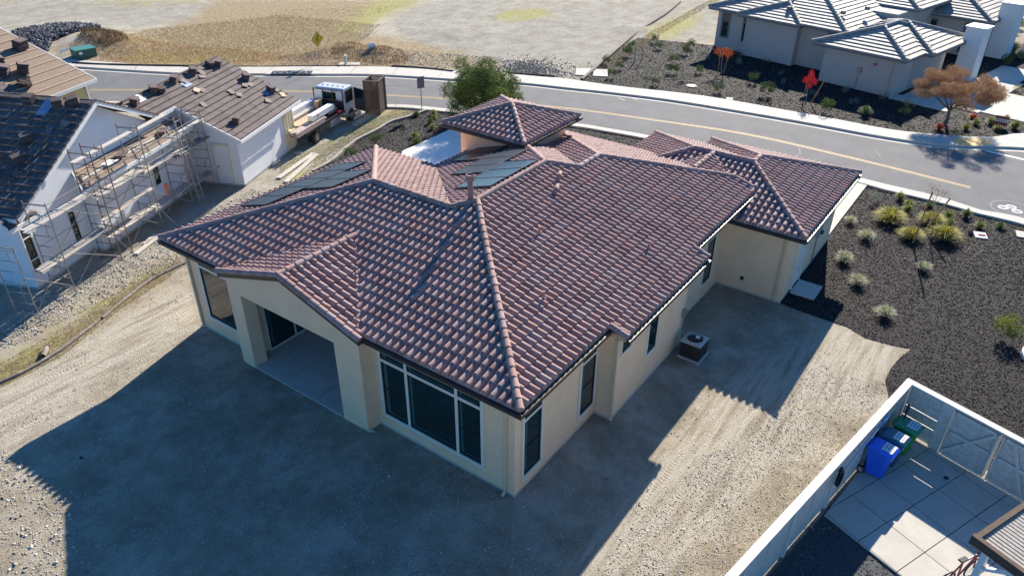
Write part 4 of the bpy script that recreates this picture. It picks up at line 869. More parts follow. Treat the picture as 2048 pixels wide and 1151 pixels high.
mo = MB().box(-.15, 0, 2.4, 2.72, 1.2, 1.6).build('electric_meter', M['metal'], gh); MB().tube((-.05,2.58,.05),(-.05,2.58,1.2),.025).build('conduit', M['metal'], mo)
MB().tube((0,1.55,2.0),(-.08,1.55,2.0),.1).build('alarm_bell', mat('redbell', (.5,.03,.03), .4), gh)
MB().beam((-.06,.35,.05),(-.06,.35,2.5),.08,.08).build('downspout', M['gwall'], gh)
for (x, y, z) in ((3.2,10.5,3.95),(4.2,6.6,4.1),(6.6,5.9,4.2)): MB().obox((x,y,z),(.3,.3,.25)).build('roof_vent', M['gtrim'], gh)
# driveway and walks over there
def hp(x, y): return (HO.x+x*math.cos(HA)-y*math.sin(HA), HO.y+x*math.sin(HA)+y*math.cos(HA))
dv = MB()
for (x0, x1, y0, y1) in ((-.3,1.0,-3.9,-.02),(1.02,4.0,-5.4,-.4),(4.02,7.2,-5.9,-.4),(7.22,10.5,-5.2,-2.3),(1.4,4.0,-9.6,-5.42),(4.02,7.2,-9.8,-5.92),(10.52,14.8,-4.8,-2.3)):
    dv.prism([hp(x0,y0),hp(x1,y0),hp(x1,y1),hp(x0,y1)], 0, .07)
dv.prism([hp(20,-5),hp(24,-5),hp(27,-14),hp(21,-14)], 0, .07)
struct(dv.build('concrete_walk', M['walk']))
# utility lids
def lid(px, py, sx, sy, rz, lb, m_='concrete', h=.05):
    p = g(px, py); tag(MB().obox((0,0,h/2), (sx, sy, h)).build('utility_lid', M[m_], bevel=.01), lb, 'utility cover'); o = bpy.context.scene.collection.objects[-1]; o.location = (p.x, p.y, .02); o.rotation_euler = (0,0,rz)
lid(1166,145,1.9,1.1,.5,'flat concrete utility cover on the bare lot beside the mulch bed edge'); lid(1201,147,1.9,1.1,.5,'flat concrete utility cover at the left end of the long mulch bed')
lid(1459,199,.5,.45,.3,'small pale square utility cover near the sidewalk in the long mulch bed'); lid(2046,471,.7,.6,.2,'pale square utility cover at the right picture edge')
p = g(1383,173); tag(MB().lathe([(.38,0),(.38,.05),(.33,.06)], (p.x,p.y,.02), 20).build('round_cover', M['walk']), 'round concrete cover in the middle of the long mulch bed', 'utility cover')
p = g(1960,472); t = thing('water_meter_box', 'white box lid with a red mark lying open in the mulch near the street', 'utility cover', (p.x,p.y,0), .3)
MB().box(-.3,.3,-.25,.25,.02,.07).build('lid', M['white'], t); MB().box(-.06,.06,-.2,.1,.07,.12).build('red_mark', mat('redp', (.6,.04,.04), .5), t); MB().tube((0,.38,.02),(.1,.42,.12),.1).build('cover', mat('purplecap', (.2,.05,.08), .4), t)
# ================================================================ fence yard at the lower right
F1 = Vector((9.42,-8.02)); fe = Vector((-9.74,1.75)).normalized(); fg = Vector((-.299,-.954)).normalized(); FH = 1.8
M['fence'] = mat('whitewash', (.68,.64,.58), .85, var=.18, scale=5, detail=8)
M['boards'] = mat('fenceboard', (.64,.60,.54), .85, var=.22, scale=7, detail=8)
def fpt(d, u, off=0):                                        # point along a fence line
    return Vector((F1.x, F1.y))+d*u+Vector((-d.y, d.x))*off
fn = thing('board_fence', 'long whitewashed board fence between the dirt yard and the small paved court', 'fence', (F1.x, F1.y, 0), math.atan2(fe.y, fe.x))
cp = MB(); cp.box(-.1, 16, -.11, .11, FH-.01, FH+.04); cp.build('top_rail', M['fence'], fn)
for q in range(7):
    x0 = q*2.35; pb = MB()
    for k_ in range(9): pb.box(x0+.02, x0+2.33, -.02, .02, .06+k_*.193, .06+k_*.193+.185)
    pb.build('panel', M['boards'], fn)
    MB().box(x0-.06, x0+.06, -.06, .075, 0, FH-.012).build('post', M['fence'], fn)
    MB().box(x0+1.16, x0+1.2, .02, .045, .06, FH-.02).build('batten', M['fence'], fn)
fr = thing('gate_fence', 'whitewashed fence with two braced board gates at the end of the paved court', 'fence', (F1.x, F1.y, 0), math.atan2(fg.y, fg.x))
MB().box(-.1, 9, -.11, .11, FH-.008, FH+.042).build('top_rail', M['fence'], fr)
def panel(x0, x1, par, y=-.02, rows=9, name='panel', gaps=()):
    pb = MB()
    for k_ in range(rows):
        z0 = .1+k_*(FH-.14)/rows; pb.box(x0, x1, y, y+.035, z0+(.03 if k_ in gaps else 0), z0+(FH-.14)/rows-.008)
    return pb.build(name, M['boards'], par)
panel(.1, 1.1, fr, gaps=(3,5)); MB().box(1.1, 1.4, -.05, .04, 0, FH-.012).build('post', M['fence'], fr)
def gate(x0, x1, flip):
    gt_ = panel(x0, x1, fr, name='gate'); s = MB(); y0, y1 = -.11, -.03; zt = FH-.08; w = .09
    for a_, b_ in (((x0+.05,.1),(x0+.05,zt)),((x1-.05,.1),(x1-.05,zt)),((x0+.1,.13),(x1-.1,.13)),((x0+.1,zt-.05),(x1-.1,zt-.05)),((x0+.1,.95),(x1-.1,.95)),((x0+.1,.2),(x1-.1,zt-.1)) if flip else ((x0+.35,zt-.1),(x1-.35,.2))):
        s.beam((a_[0], (y0+y1)/2+random.uniform(-.004,.004), a_[1]), (b_[0], (y0+y1)/2+random.uniform(-.004,.004), b_[1]), .05, w)
    s.build('brace_frame', M['fence'], gt_)
gate(1.42, 2.75, True); gate(2.79, 4.1, False)
MB().box(4.12, 4.45, -.05, .04, 0, FH-.012).build('post', M['fence'], fr); panel(4.46, 9, fr)
MB().beam((3.9,-.12,.5),(3.9,-.12,1.5),.05,.08).build('rusty_bar', M['rust'], fr)
# court: slabs + gravel
struct(poly_at([(9.2,-8.1),(-8,-5.0),(-8,-14),(6.5,-17.3)], .006, 'pea_gravel', M['pea']))
P = scatter([(5.2,-7.3),(-3,-5.9),(-3,-13),(3.2,-13),(4.4,-7.5)], 16000, 0); tag(lumps(P, rng.uniform(.01,.022,len(P)), .8, M['darkrock'], 'pea_stones', zoff=.8), 'dark blue grey pea gravel between the whitewashed fence and the concrete', 'gravel', kind='stuff')
so_ = g(1717,1083); s1 = Vector((math.cos(R(-23)), math.sin(R(-23)))); s2 = Vector((math.cos(R(-113.5)), math.sin(R(-113.5))))
court = ccw([(4.42,-7.36),(6.75,-7.86),(7.2,-7.66),(9.3,-8.05),(8.1,-12.0),(6.6,-16.8),(1.2,-15.0),(4.1,-8.31)]); cs = MB(); bmq = []
def clip(poly, cp_):
    out = poly
    for i in range(len(cp_)):
        a = Vector(cp_[i]); b_ = Vector(cp_[(i+1) % len(cp_)]); e = b_-a; res = []
        for j in range(len(out)):
            p, q = Vector(out[j]), Vector(out[(j+1) % len(out)]); sp_ = e.x*(p-a).y-e.y*(p-a).x; sq = e.x*(q-a).y-e.y*(q-a).x
            if sp_ >= 0: res.append(tuple(p))
            if (sp_ > 0) != (sq > 0) and abs(sp_-sq) > 1e-9: res.append(tuple(p.lerp(q, sp_/(sp_-sq))))
        out = res
        if len(out) < 3: return []
    return out
hull = ccw([(4.45,-7.3),(9.3,-8.05),(8.1,-12.0),(6.6,-16.8),(.3,-17.5)])
for i in range(-3, 9):
    for j in range(-4, 9):
        o_ = Vector((so_.x, so_.y))+s1*(i*1.16)+s2*(j*1.13); e = .012
        pq = ccw([tuple(o_+s1*e+s2*e), tuple(o_+s1*(1.16-e)+s2*e), tuple(o_+s1*(1.16-e)+s2*(1.13-e)), tuple(o_+s1*e+s2*(1.13-e))])
        c_ = clip(pq, hull)
        if len(c_) >= 3: cs.prism(c_, -.02, .06)
struct(cs.build('court_slab', M['walk'])); struct(poly_at(hull, .03, 'slab_joints', M['black']))
p = g(1891,958); tag(MB().lathe([(.07,0),(.07,.012),(.05,.014)], (p.x,p.y,.06), 16).build('drain_cover', M['black']), 'small round black drain cover in the concrete court', 'drain')
# wheeled bins
def bin_(px, py, col, lb, rz, lidcol=None, wheel=True, full=1.0):
    p = g(px, py, 1.0); t = thing('wheelie_bin', lb, 'bin', (p.x, p.y, .06), rz, 'wheeled bins against the fence'); t.scale = (.86, .95, 1)
    m_ = mat('binbody', col, .45, spec=.4); ml = mat('binlid', lidcol or tuple(c*1.1 for c in col), .4)
    b = MB(); pr = [(.24,.26,.05),(.24,.26,.25),(.31,.36,.92),(.335,.385,.93),(.335,.385,.98)]; vs = []
    for a, d, z in pr: vs += [(-a*.8,-d,z),(a*.8,-d,z),(a,-d*.75,z),(a,d*.9,z),(a*.85,d,z),(-a*.85,d,z),(-a,d*.9,z),(-a,-d*.75,z)]
    fs = [(k*8+i, k*8+(i+1) % 8, (k+1)*8+(i+1) % 8, (k+1)*8+i) for k in range(len(pr)-1) for i in range(8)]+[tuple(range(8))[::-1], tuple(range(32,40))]
    b.add(vs, fs); b.build('body', m_, t)
    l_ = MB(); l_.add([(-.3,-.41,.985),(.3,-.41,.985),(.35,-.3,.985),(.35,.34,.985),(-.35,.34,.985),(-.35,-.3,.985),(-.26,-.34,1.05),(.26,-.34,1.05),(.29,-.2,1.07),(.29,.3,1.06),(-.29,.3,1.06),(-.29,-.2,1.07)],
        [(0,1,7,6),(1,2,8,7),(2,3,9,8),(3,4,10,9),(4,5,11,10),(5,0,6,11),(6,7,8,9,10,11),(5,4,3,2,1,0)]); lo_ = l_.build('lid', ml, t)
    MB().add([(-.22,-.32,1.073),(.22,-.32,1.073),(.24,.0,1.083),(-.24,.0,1.083)], [(0,1,2,3)]).build('label_sheet', M['white'], lo_)
    tx = MB()
    for q in range(3): tx.box(-.15, .12+.03*q, -.27+q*.09, -.24+q*.09, 1.084, 1.086)
    tx.build('label_print', mat('greyink', (.25,.3,.35), .6), lo_)
    st_ = MB(); 
    for q in range(4): st_.box(-.14+.02*q, .12-.02*q, -.345-.03*.3, -.335, .74+q*.035, .755+q*.035)
    st_.build('side_print', M['white'], t)
    h_ = MB(); h_.tube((-.22,.42,.95),(.22,.42,.95),.018).tube((-.22,.42,.95),(-.22,.34,.9),.015).tube((.22,.42,.95),(.22,.34,.9),.015); h_.build('handle', m_, t)
    MB().tube((-.3,.34,.13),(.3,.34,.13),.015).build('axle', M['metal'], t)
    for s_ in (-1, 1):
        w__ = MB().tube((s_*.3,.34,.13),(s_*.36,.34,.13),.13,n=18).build('wheel', M['black'], t); MB().tube((s_*.355,.34,.13),(s_*.367,.34,.13),.075,n=14).build('hub', mat('hub', (.35,.35,.34), .5), w__)
    return t
brz = math.atan2(fe.y, fe.x)+math.pi
bin_(1766,897,(.02,.13,.75),'bright blue wheeled bin nearest the camera with a white label on its lid', brz)
bin_(1789,875,(.03,.10,.16),'dark slate blue wheeled bin in the middle of the three', brz, (.035,.14,.21))
bin_(1816,852,(.03,.27,.06),'green wheeled bin nearest the corner of the fence', brz, (.04,.27,.15))
# things on the fence
def onf(u, off, z): q = fpt(fe, u, off); return (q.x, q.y, z)
hs = MB()
for k_ in range(3):
    pts = [onf(4.65+.17*math.cos(a)+.02*k_, .12+.03*k_, 1.2+.27*math.sin(a)) for a in np.linspace(0, 2*np.pi, 17)]; hs.path(pts, .018, 6)
hs.tube(onf(4.55,.1,1.45), onf(4.8,.16,1.5), .05)
tag(hs.build('garden_hose', M['black'], None, True), 'coiled black garden hose hanging on the inner side of the whitewashed fence', 'hose')
pl_ = MB(); pl_.tube(onf(2.0,.12,1.55), onf(4.3,.12,1.25), .03).tube(onf(1.7,.12,1.62), onf(2.0,.12,1.55), .055)
tag(pl_.build('pole', mat('bluepole', (.35,.5,.65), .4), None, True), 'pale blue pole leaning along the inner side of the fence behind the bins', 'pole')
tag(MB().tube(onf(1.35,.45,.06), onf(.75,.35,1.45), .025).tube(onf(.82,.36,1.3), onf(.7,.34,1.58), .04).build('broom_handle', M['black']), 'dark broom handle standing behind the green bin', 'broom')
# pergola corner
pg = thing('pergola', 'weathered slatted pergola roof corner at the lower right edge', 'pergola', (*g(1948,1074,2.5)[:2], 0), R(-24))
sl_ = MB()
for q in range(26): sl_.box(.08+q*.115, .08+q*.115+.075, -3.4, -.1, 2.52, 2.56)
sl_.build('slats', M['greywood'], pg)
MB().box(0, 3.1, -.12, -.0, 2.42, 2.62).build('beam', M['darkwood'], pg); MB().box(-.12, -.001, -3.5, .02, 2.40, 2.64).build('beam', M['darkwood'], pg)
for (x, y) in ((.15,-.35),(2.9,-.35),(.15,-3.2)): MB().box(x, x+.13, y, y+.13, .06, 2.42).build('post', M['white'], pg)
MB().box(.1, .22, -3.3, -.2, 2.25, 2.41).build('rafter', M['white'], pg)
br = MB(); br.beam((.2,-.36,1.7),(.2,-1.1,2.3),.08,.08).build('brace', M['white'], pg)
t = thing('storage_bench', 'blue covered bench with white boxes below the pergola', 'bench', (*g(2030,1140,.4)[:2], .06), R(-24))
MB().box(0,1.4,-.9,0,0,.7).build('cover', mat('bluecover', (.03,.10,.22), .6), t, bevel=.03); MB().box(-.35,-.05,-.5,-.15,.3,.45).box(-.4,-.1,-.95,-.6,.3,.42).build('box', M['white'], t)
# bicycle (front end shows at the bottom edge)
bp_ = g(1950,1128,.5); bi = thing('bicycle', 'dark bicycle standing on the concrete court at the bottom edge', 'bicycle', (bp_.x, bp_.y, .06), R(150))
def torus(mb, c, r, rt, axis='y', n=28, m_=8):
    vs = []; 
    for i in range(n):
        a = 2*math.pi*i/n
        for j in range(m_):
            b_ = 2*math.pi*j/m_; q = r+rt*math.cos(b_); vs.append((c[0]+q*math.cos(a), c[1]+rt*math.sin(b_), c[2]+q*math.sin(a)))
    return mb.add(vs, [(i*m_+j, ((i+1) % n)*m_+j, ((i+1) % n)*m_+(j+1) % m_, i*m_+(j+1) % m_) for i in range(n) for j in range(m_)])
for x in (0, 1.02):
    w__ = torus(MB(), (x,0,.34), .32, .024).build('wheel', M['black'], bi); rm = MB()
    for k_ in range(14): a = k_*math.pi/7; rm.tube((x,0,.34),(x+.3*math.cos(a),0,.34+.3*math.sin(a)),.003,n=4)
    rm.build('spokes', M['metal'], w__)
fr_ = MB()
for a_, b_ in (((0,0,.34),(.14,0,.88)),((.14,0,.88),(.62,0,.85)),((.16,0,.8),(.56,0,.3)),((.62,0,.85),(.56,0,.3)),((.56,0,.3),(1.02,0,.34)),((.62,0,.8),(1.02,0,.34))): fr_.tube(a_, b_, .022)
fr_.build('frame', mat('bikered', (.2,.03,.03), .4), bi); MB().tube((.1,-.3,.98),(.1,.3,.98),.018).tube((.14,0,.86),(.1,0,.98),.018).build('handlebar', M['black'], bi); MB().box(.55,.78,-.06,.06,.95,1.0).tube((.62,0,.85),(.65,0,.96),.015).build('saddle', M['black'], bi, bevel=.02)
# ================================================================ air conditioner
ac = thing('air_conditioner', 'square outdoor air conditioner with a dark louvred body and grey top beside the wall', 'air conditioner', (9.17,-1.3,0), R(-1))
MB().box(-.42,.42,-.42,.42,0,.06).build('base_pad', M['concrete'], ac)
cb = MB(); cb.box(-.35,.35,-.35,.35,.06,.66)
for q in range(11): cb.box(-.375,.375,-.375,.375,.09+q*.052,.09+q*.052+.022)
cb.build('body', mat('accasing', (.055,.045,.04), .5), ac)
tp = MB(); N = 24; vs = []
for k_ in range(N):
    a = 2*math.pi*k_/N; c_, s_ = math.cos(a), math.sin(a); f_ = .39/max(abs(c_), abs(s_)); vs += [(c_*f_*.98, s_*f_*.98, .70), (.29*c_, .29*s_, .74), (.29*c_, .29*s_, .62)]
vs += [(vs[3*k_][0], vs[3*k_][1], .66) for k_ in range(N)]
tp.add(vs, [(3*k_, 3*((k_+1) % N), 3*((k_+1) % N)+1, 3*k_+1) for k_ in range(N)]+[(3*k_+1, 3*((k_+1) % N)+1, 3*((k_+1) % N)+2, 3*k_+2) for k_ in range(N)]+[(3*N+k_, 3*N+(k_+1) % N, 3*((k_+1) % N), 3*k_) for k_ in range(N)])
tp.build('top_cover', mat('actop', (.42,.41,.39), .5), ac)
fn_ = MB(); fn_.tube((0,0,.62),(0,0,.645),.29,n=24)
for q in range(5): torus_r = .06+q*.05; fn_.add(*(lambda r_: ([(r_*math.cos(a), r_*math.sin(a), .725) for a in np.linspace(0, 2*np.pi, 24, endpoint=False)]+[((r_-.008)*math.cos(a), (r_-.008)*math.sin(a), .73) for a in np.linspace(0, 2*np.pi, 24, endpoint=False)], [(i, (i+1) % 24, 24+(i+1) % 24, 24+i) for i in range(24)]))(torus_r))
fn_.build('fan_guard', M['black'], ac); MB().obox((.12,-.05,.735),(.18,.14,.01),.4).build('sticker', M['white'], ac)
dx = thing('disconnect_box', 'small grey electrical box and conduit on the wall beside the air conditioner', 'electrical box', (9.45,-.62,1.25))
MB().box(-.09,.09,-.1,0,0,.3).build('box', M['metal'], dx); MB().tube((0,-.05,0),(0,-.05,-.6),.03).tube((0,-.05,-.6),(-.1,-.3,-.85),.03).build('conduit', M['metal'], dx)

tag(MB().lathe([(.95,-.02),(.95,.16),(.9,.18)], (16.3,-11.8,0), 40).build('round_slab', M['paleslab'] if 'paleslab' in M else M['white']), 'rounded pale concrete slab edge at the right picture border in the mulch', 'slab')
# ================================================================ vegetation
def blades(n, r, h, w, droop, seed, thin=.2):
    """a clump of narrow curved leaves springing from the base"""
    rs = np.random.default_rng(seed); b = MB()
    for q in range(n):
        a = rs.uniform(0, 2*np.pi); t = rs.uniform(.08, 1)**.6; L = rs.uniform(.65, 1.1); rr_ = r*t; hh = h*L*(1-.55*t*t)
        d = Vector((math.cos(a), math.sin(a), 0)); s = Vector((-d.y, d.x, 0))*w*rs.uniform(.6, 1.2); o = d*rs.uniform(0, .25)*r
        p1 = o+d*rr_*.5+Vector((0,0,hh*.75)); p2 = o+d*rr_*1.0+Vector((0,0,hh*(1-droop*t)))
        b.add([o-s*.6, o+s*.6, p1+s, p1-s, p2], [(0,1,2,3),(3,2,4)])
    return b
def leafball(n, rx, rz_, leaf, seed, zc_, lumps_=7):
    rs = np.random.default_rng(seed); b = MB(); cs_ = []
    for q in range(lumps_):
        a = rs.uniform(0, 2*np.pi); e = rs.uniform(-.2, 1); rad = rs.uniform(.3, .75); cs_.append((Vector((math.cos(a)*rx*rad, math.sin(a)*rx*rad, zc_+rz_*e*.6)), rs.uniform(.3, .55)))
    for q in range(n):
        c_, cr_ = cs_[rs.integers(lumps_)]; v = Vector(rs.normal(size=3)).normalized()*(rs.uniform(.5, 1)**.5)
        p = c_+Vector((v.x*rx*cr_, v.y*rx*cr_, v.z*rz_*cr_)); p.z = max(p.z, .02)
        q_ = Vector(rs.normal(size=3)).normalized(); u = q_.orthogonal().normalized()*leaf*rs.uniform(.6, 1.3); w_ = q_.cross(u).normalized()*leaf*.5
        b.add([p-u, p+w_*.6, p+u, p-w_*.6], [(0,1,2,3)])
    return b
LM = {}
def lm(name, cols, tr=.25): LM[name] = island_mat(name, cols, .7, tr)
lm('green', [(.03,.06,.015),(.07,.12,.03),(.13,.19,.05)]); lm('lime', [(.09,.12,.02),(.20,.23,.04),(.36,.36,.09)]); lm('pale', [(.22,.24,.12),(.42,.42,.27),(.62,.60,.45)])
lm('sage', [(.10,.14,.10),(.20,.25,.19),(.32,.37,.30)]); lm('yellow', [(.16,.16,.03),(.34,.32,.06),(.52,.46,.12)]); lm('red', [(.25,.02,.01),(.5,.06,.03),(.65,.16,.05)]); lm('redleaf', [(.42,.015,.03),(.62,.03,.05),(.72,.08,.06)]); lm('orangeleaf', [(.55,.08,.01),(.7,.16,.03),(.6,.25,.07)])
lm('rust', [(.30,.16,.07),(.48,.28,.14),(.64,.42,.25)]); lm('olive', [(.045,.075,.014),(.10,.15,.03),(.19,.24,.05),(.32,.36,.10)]); lm('straw', [(.25,.19,.09),(.42,.34,.18),(.6,.5,.32)])
P_KIND = {'tuft': (blades(150,.30,.42,.011,.5,1), 'lime'), 'darktuft': (blades(150,.30,.42,.012,.4,2), 'green'), 'pale': (blades(240,.38,.46,.007,.25,3), 'pale'), 'bigyellow': (blades(520,.62,.55,.010,.3,4), 'yellow'),
          'bush': (leafball(1300,.42,.42,.035,5,.25), 'green'), 'sage': (leafball(520,.36,.34,.028,6,.2), 'sage'), 'limebush': (leafball(1500,.42,.40,.035,7,.25), 'lime'), 'redtuft': (blades(150,.30,.35,.015,.5,8), 'red'), 'straw': (blades(420,.6,.75,.008,.4,9), 'straw'), 'ybush': (leafball(380,.3,.25,.03,10,.15), 'yellow')}
first = {}
NAMES = {'tuft': 'grass_tuft', 'darktuft': 'grass_tuft', 'pale': 'feather_grass', 'bigyellow': 'grass_clump', 'bush': 'shrub', 'sage': 'shrub', 'limebush': 'shrub', 'redtuft': 'grass_tuft', 'straw': 'feather_grass', 'ybush': 'shrub'}
def plant(kind, px, py, s, label, group):
    p = g(px, py)
    if kind not in first: o = P_KIND[kind][0].build(NAMES[kind], LM[P_KIND[kind][1]]); first[kind] = o
    else: o = first[kind].copy(); COL.objects.link(o)
    o.location = (p.x, p.y, .02); k = s*1.0; o.scale = (k*random.uniform(.9,1.1), k*random.uniform(.9,1.1), k*random.uniform(.9,1.15)); o.rotation_euler = (0, 0, random.uniform(0, 6.28)); tag(o, label, 'plant', group)
G1 = 'plants in the bed beside the garage'
for a in [('pale',1699,446,.85,'pale feathery grass close to the garage driveway'), ('pale',1731,478,1.05,'pale feathery grass, second clump out from the driveway'), ('pale',1687,522,1.1,'silvery green feathery grass standing opposite the garage meter'),
          ('pale',1714,568,1.05,'pale feathery grass between the meter and the concrete slab, lower of two'), ('pale',1769,632,1.05,'pale feathery grass closest to the dirt yard'), ('pale',1846,540,.95,'pale feathery grass alone in the middle of the mulch'),
          ('bigyellow',1779,442,1.15,'large yellow green grass clump left of the staked tree'), ('bigyellow',1862,447,1.1,'large yellow green grass clump right behind the staked tree'), ('bigyellow',1820,476,.95,'round yellow green grass clump at the foot of the left stake'), ('bigyellow',1887,478,1.15,'largest yellow green grass clump right of the staked tree'),
          ('sage',1750,405,1.1,'silver green shrub at the corner of the driveway and street'), ('tuft',1799,399,1.0,'spiky green tuft by the kerb nearest the driveway'), ('tuft',1817,412,.9,'upper spiky tuft of the pair left of the stakes'), ('tuft',1813,424,.95,'lower spiky tuft of the pair left of the stakes'), ('darktuft',1858,417,.9,'dark tuft below the small tree'),
          ('tuft',1894,436,1.0,'spiky tuft right of the staked tree near the kerb'), ('tuft',1898,450,.95,'spiky yellow tuft touching the largest grass clump'), ('darktuft',1931,434,1.0,'dark green tuft against the kerb near the valve covers'), ('tuft',1959,456,.95,'yellow green tuft above the open water meter box'), ('darktuft',1999,456,.8,'small dark tuft by the kerb near the right picture edge'), ('limebush',2009,674,1.15,'rounded olive green shrub alone near the right picture edge')]: plant(a[0], a[1], a[2], a[3]*1.18, a[4], G1)
G2 = 'plants in the front bed beyond the red tiled house'
for a in [('darktuft',833,233,1.0,'green tuft at the top of the front bed by the edging'), ('tuft',867,230,1.1,'yellow green tuft nearest the street sign'), ('tuft',868,240,1.0,'yellow green tuft just below the one by the street sign'), ('darktuft',860,248,1.1,'dark green tuft in the middle row of the front bed'), ('tuft',864,259,1.0,'yellow green tuft right of centre in the front bed'), ('sage',813,252,.9,'silvery shrub in the middle of the front bed'),
          ('tuft',830,275,1.25,'upper yellow green tuft beside the white courtyard'), ('tuft',833,288,1.25,'lower yellow green tuft beside the white courtyard'), ('bush',753,290,1.0,'low green shrub behind the roof with solar panels'), ('bush',700,316,1.0,'low green shrub at the narrow lower end of the front bed')]: plant(*a, G2)
G3 = 'plants in the long bed across the street'
L3 = [('bush',1253,112,1.2,'green shrub left of the bare stakes'),('bush',1262,97,1.0,'green shrub at the upper left of the long bed'),('bush',1213,129,1.1,'green shrub by the utility cover'),('bush',1238,139,.9,'small green shrub below the bare stakes'),('bush',1222,156,1.0,'green shrub nearest the left end of the sidewalk'),
      ('bush',1310,86,.9,'green shrub near the top edge of the long bed'),('bush',1318,99,1.0,'green shrub right of the bare stakes'),('bush',1348,128,1.3,'large green shrub in the upper middle of the long bed'),('bush',1370,108,1.1,'green shrub left of the grey house corner'),('bush',1382,98,1.1,'green shrub closest to the left end of the grey house'),
      ('bush',1345,147,1.1,'green shrub below the large one in the upper middle'),('sage',1297,153,1.2,'silver shrub at the left of the long bed'),('sage',1366,163,1.2,'silver shrub just above the round cover'),('bush',1397,146,.9,'small green shrub left of the orange leaved tree'),('bush',1311,171,.9,'small green shrub near the sidewalk on the left'),
      ('sage',1410,121,1.3,'dark silvery shrub left of the orange leaved tree trunk'),('sage',1478,131,1.3,'grey green shrub in shade below the narrow window'),('sage',1479,115,1.1,'dusty shrub against the house wall by the narrow window'),('sage',1533,128,1.0,'dusty shrub against the projecting wall'),('sage',1515,154,.9,'faint silver shrub in the house shadow, left'),('sage',1559,152,.9,'faint silver shrub in the house shadow, middle'),('sage',1564,169,.9,'faint silver shrub in the house shadow, right'),
      ('bush',1507,166,1.0,'green shrub at the edge of the house shadow'),('bush',1530,192,1.4,'bright green shrub between the two staked trees'),('bush',1437,185,1.1,'green shrub beside the small square cover'),('sage',1688,187,1.3,'blue grey shrub against the wing wall below the meter'),('bush',1651,225,1.5,'bright spiky green shrub right of the red leaved tree'),('sage',1704,210,1.0,'small silvery shrub in the wing shadow'),('darktuft',1729,231,1.9,'spiky grey green plant in the wing shadow'),('sage',1763,200,1.1,'silvery shrub at the near corner of the wing'),
      ('sage',1626,194,1.1,'dark shrub just right of the red leaved tree'),('ybush',1818,217,1.4,'orange yellow shrub left of the brown tree'),('ybush',1806,230,1.3,'dull yellow shrub left of the brown tree, lower one'),('redtuft',1878,260,1.4,'red plant at the foot of the brown tree'),('redtuft',1945,237,1.3,'red orange plant by the driveway edge'),('tuft',1951,250,1.3,'lime tuft just below the red orange plant'),('tuft',1931,260,1.2,'green tuft right of the brown tree trunk'),
      ('tuft',1981,249,1.5,'lime tuft left of the small yard sign'),('tuft',1993,262,1.2,'lime tuft below the small yard sign'),('tuft',2028,258,1.6,'large lime tuft right of the small yard sign'),('tuft',2012,241,1.1,'lime tuft behind the small yard sign'),
      ('straw',2023,106,1.5,'tan feather grass by the far walkway'),('limebush',2036,60,1.6,'olive shrub at the right picture edge beyond the chimney'),('ybush',2028,49,1.4,'upper yellow shrub beyond the far chimney'),('ybush',2015,55,1.3,'lower yellow shrub beyond the far chimney'),('bush',2024,68,1.3,'green shrub beyond the far chimney'),('bush',2035,33,1.4,'green shrub at the upper right corner'),('straw',2040,118,1.2,'pinkish tan grass at the right edge by the house'),('bush',2010,135,1.4,'dark shrub in the shade right of the far chimney'),('ybush',2030,182,1.2,'yellow shrub right of the driveway')]
for a in L3: plant(*a, G3)
# dry grass and weeds on the lots (uncountable)
def weeds(poly, n, h, w, mname, label, power=0):
    P = scatter(poly, n, 0, power); n = len(P); a = rng.uniform(0, 2*np.pi, n); hh = h*rng.uniform(.4, 1.2, n); dx_ = np.cos(a)*w; dy = np.sin(a)*w; ln_ = rng.normal(0, .5, (n, 2))*hh[:, None]
    V = np.stack([P-np.stack([dx_, dy, 0*a], 1), P+np.stack([dx_, dy, 0*a], 1), P+np.stack([ln_[:, 0], ln_[:, 1], hh], 1)], 1).reshape(-1, 3)
    F = np.arange(3*n).reshape(-1, 3); tag(bulk('weeds', V, F, LM[mname]), label, 'grass', kind='stuff')
weeds(gp([(-40,745),(60,695),(160,632),(260,562),(350,508),(368,530),(330,560),(240,620),(120,715),(0,775)]), 5000, .045, .008, 'yellow', 'yellow green grass along the log line left of the red tiled house')
weeds(gp([(-40,755),(60,705),(160,645),(260,575),(355,520),(368,530),(330,560),(240,620),(120,715),(0,775)]), 7000, .045, .009, 'straw', 'dry straw grass along the log line left of the red tiled house')
weeds(gp([(140,105),(250,80),(420,95),(600,110),(760,95),(830,110),(800,133),(600,136),(300,134),(170,127)]), 11000, .16, .018, 'rust', 'brown dry weeds along the far side of the street')
lm('brush', [(.07,.045,.025),(.13,.085,.045),(.22,.15,.08)])
weeds(gp([(160,98),(185,78),(215,74),(250,80),(262,95),(215,106)]), 1500, .32, .025, 'brush', 'dark brown brush on the mound beside the green cabinet')
weeds(gp([(655,118),(675,98),(720,92),(800,100),(830,122),(760,130)]), 1500, .2, .02, 'brush', 'dark brown weeds around the pale green post')
weeds(gp([(180,110),(300,60),(560,30),(760,50),(700,110),(500,125),(250,125)]), 22000, .14, .02, 'straw', 'straw coloured dry grass on the vacant lot')
weeds(gp([(300,112),(520,116),(640,60),(820,10),(560,20),(480,80),(200,118)]), 3500, .08, .018, 'yellow', 'green grass patches on the vacant lot')
weeds(gp([(1190,140),(1300,66),(1420,0),(1440,0),(1320,70),(1210,150)]), 3000, .15, .02, 'straw', 'dry weeds along the log line on the bare lot')
weeds([(-3,-5.9),(2,-6.7),(9,-7.9),(9.5,-7.0),(4,-5.6),(-3,-4.9)], 5000, .035, .006, 'straw', 'dry weeds in the gravel outside the whitewashed fence')
weeds(gp([(560,350),(640,320),(700,286),(780,246),(850,224),(800,216),(720,250),(640,290),(560,335)]), 6000, .07, .01, 'yellow', 'thin yellow weeds on the gravel strip by the garage')
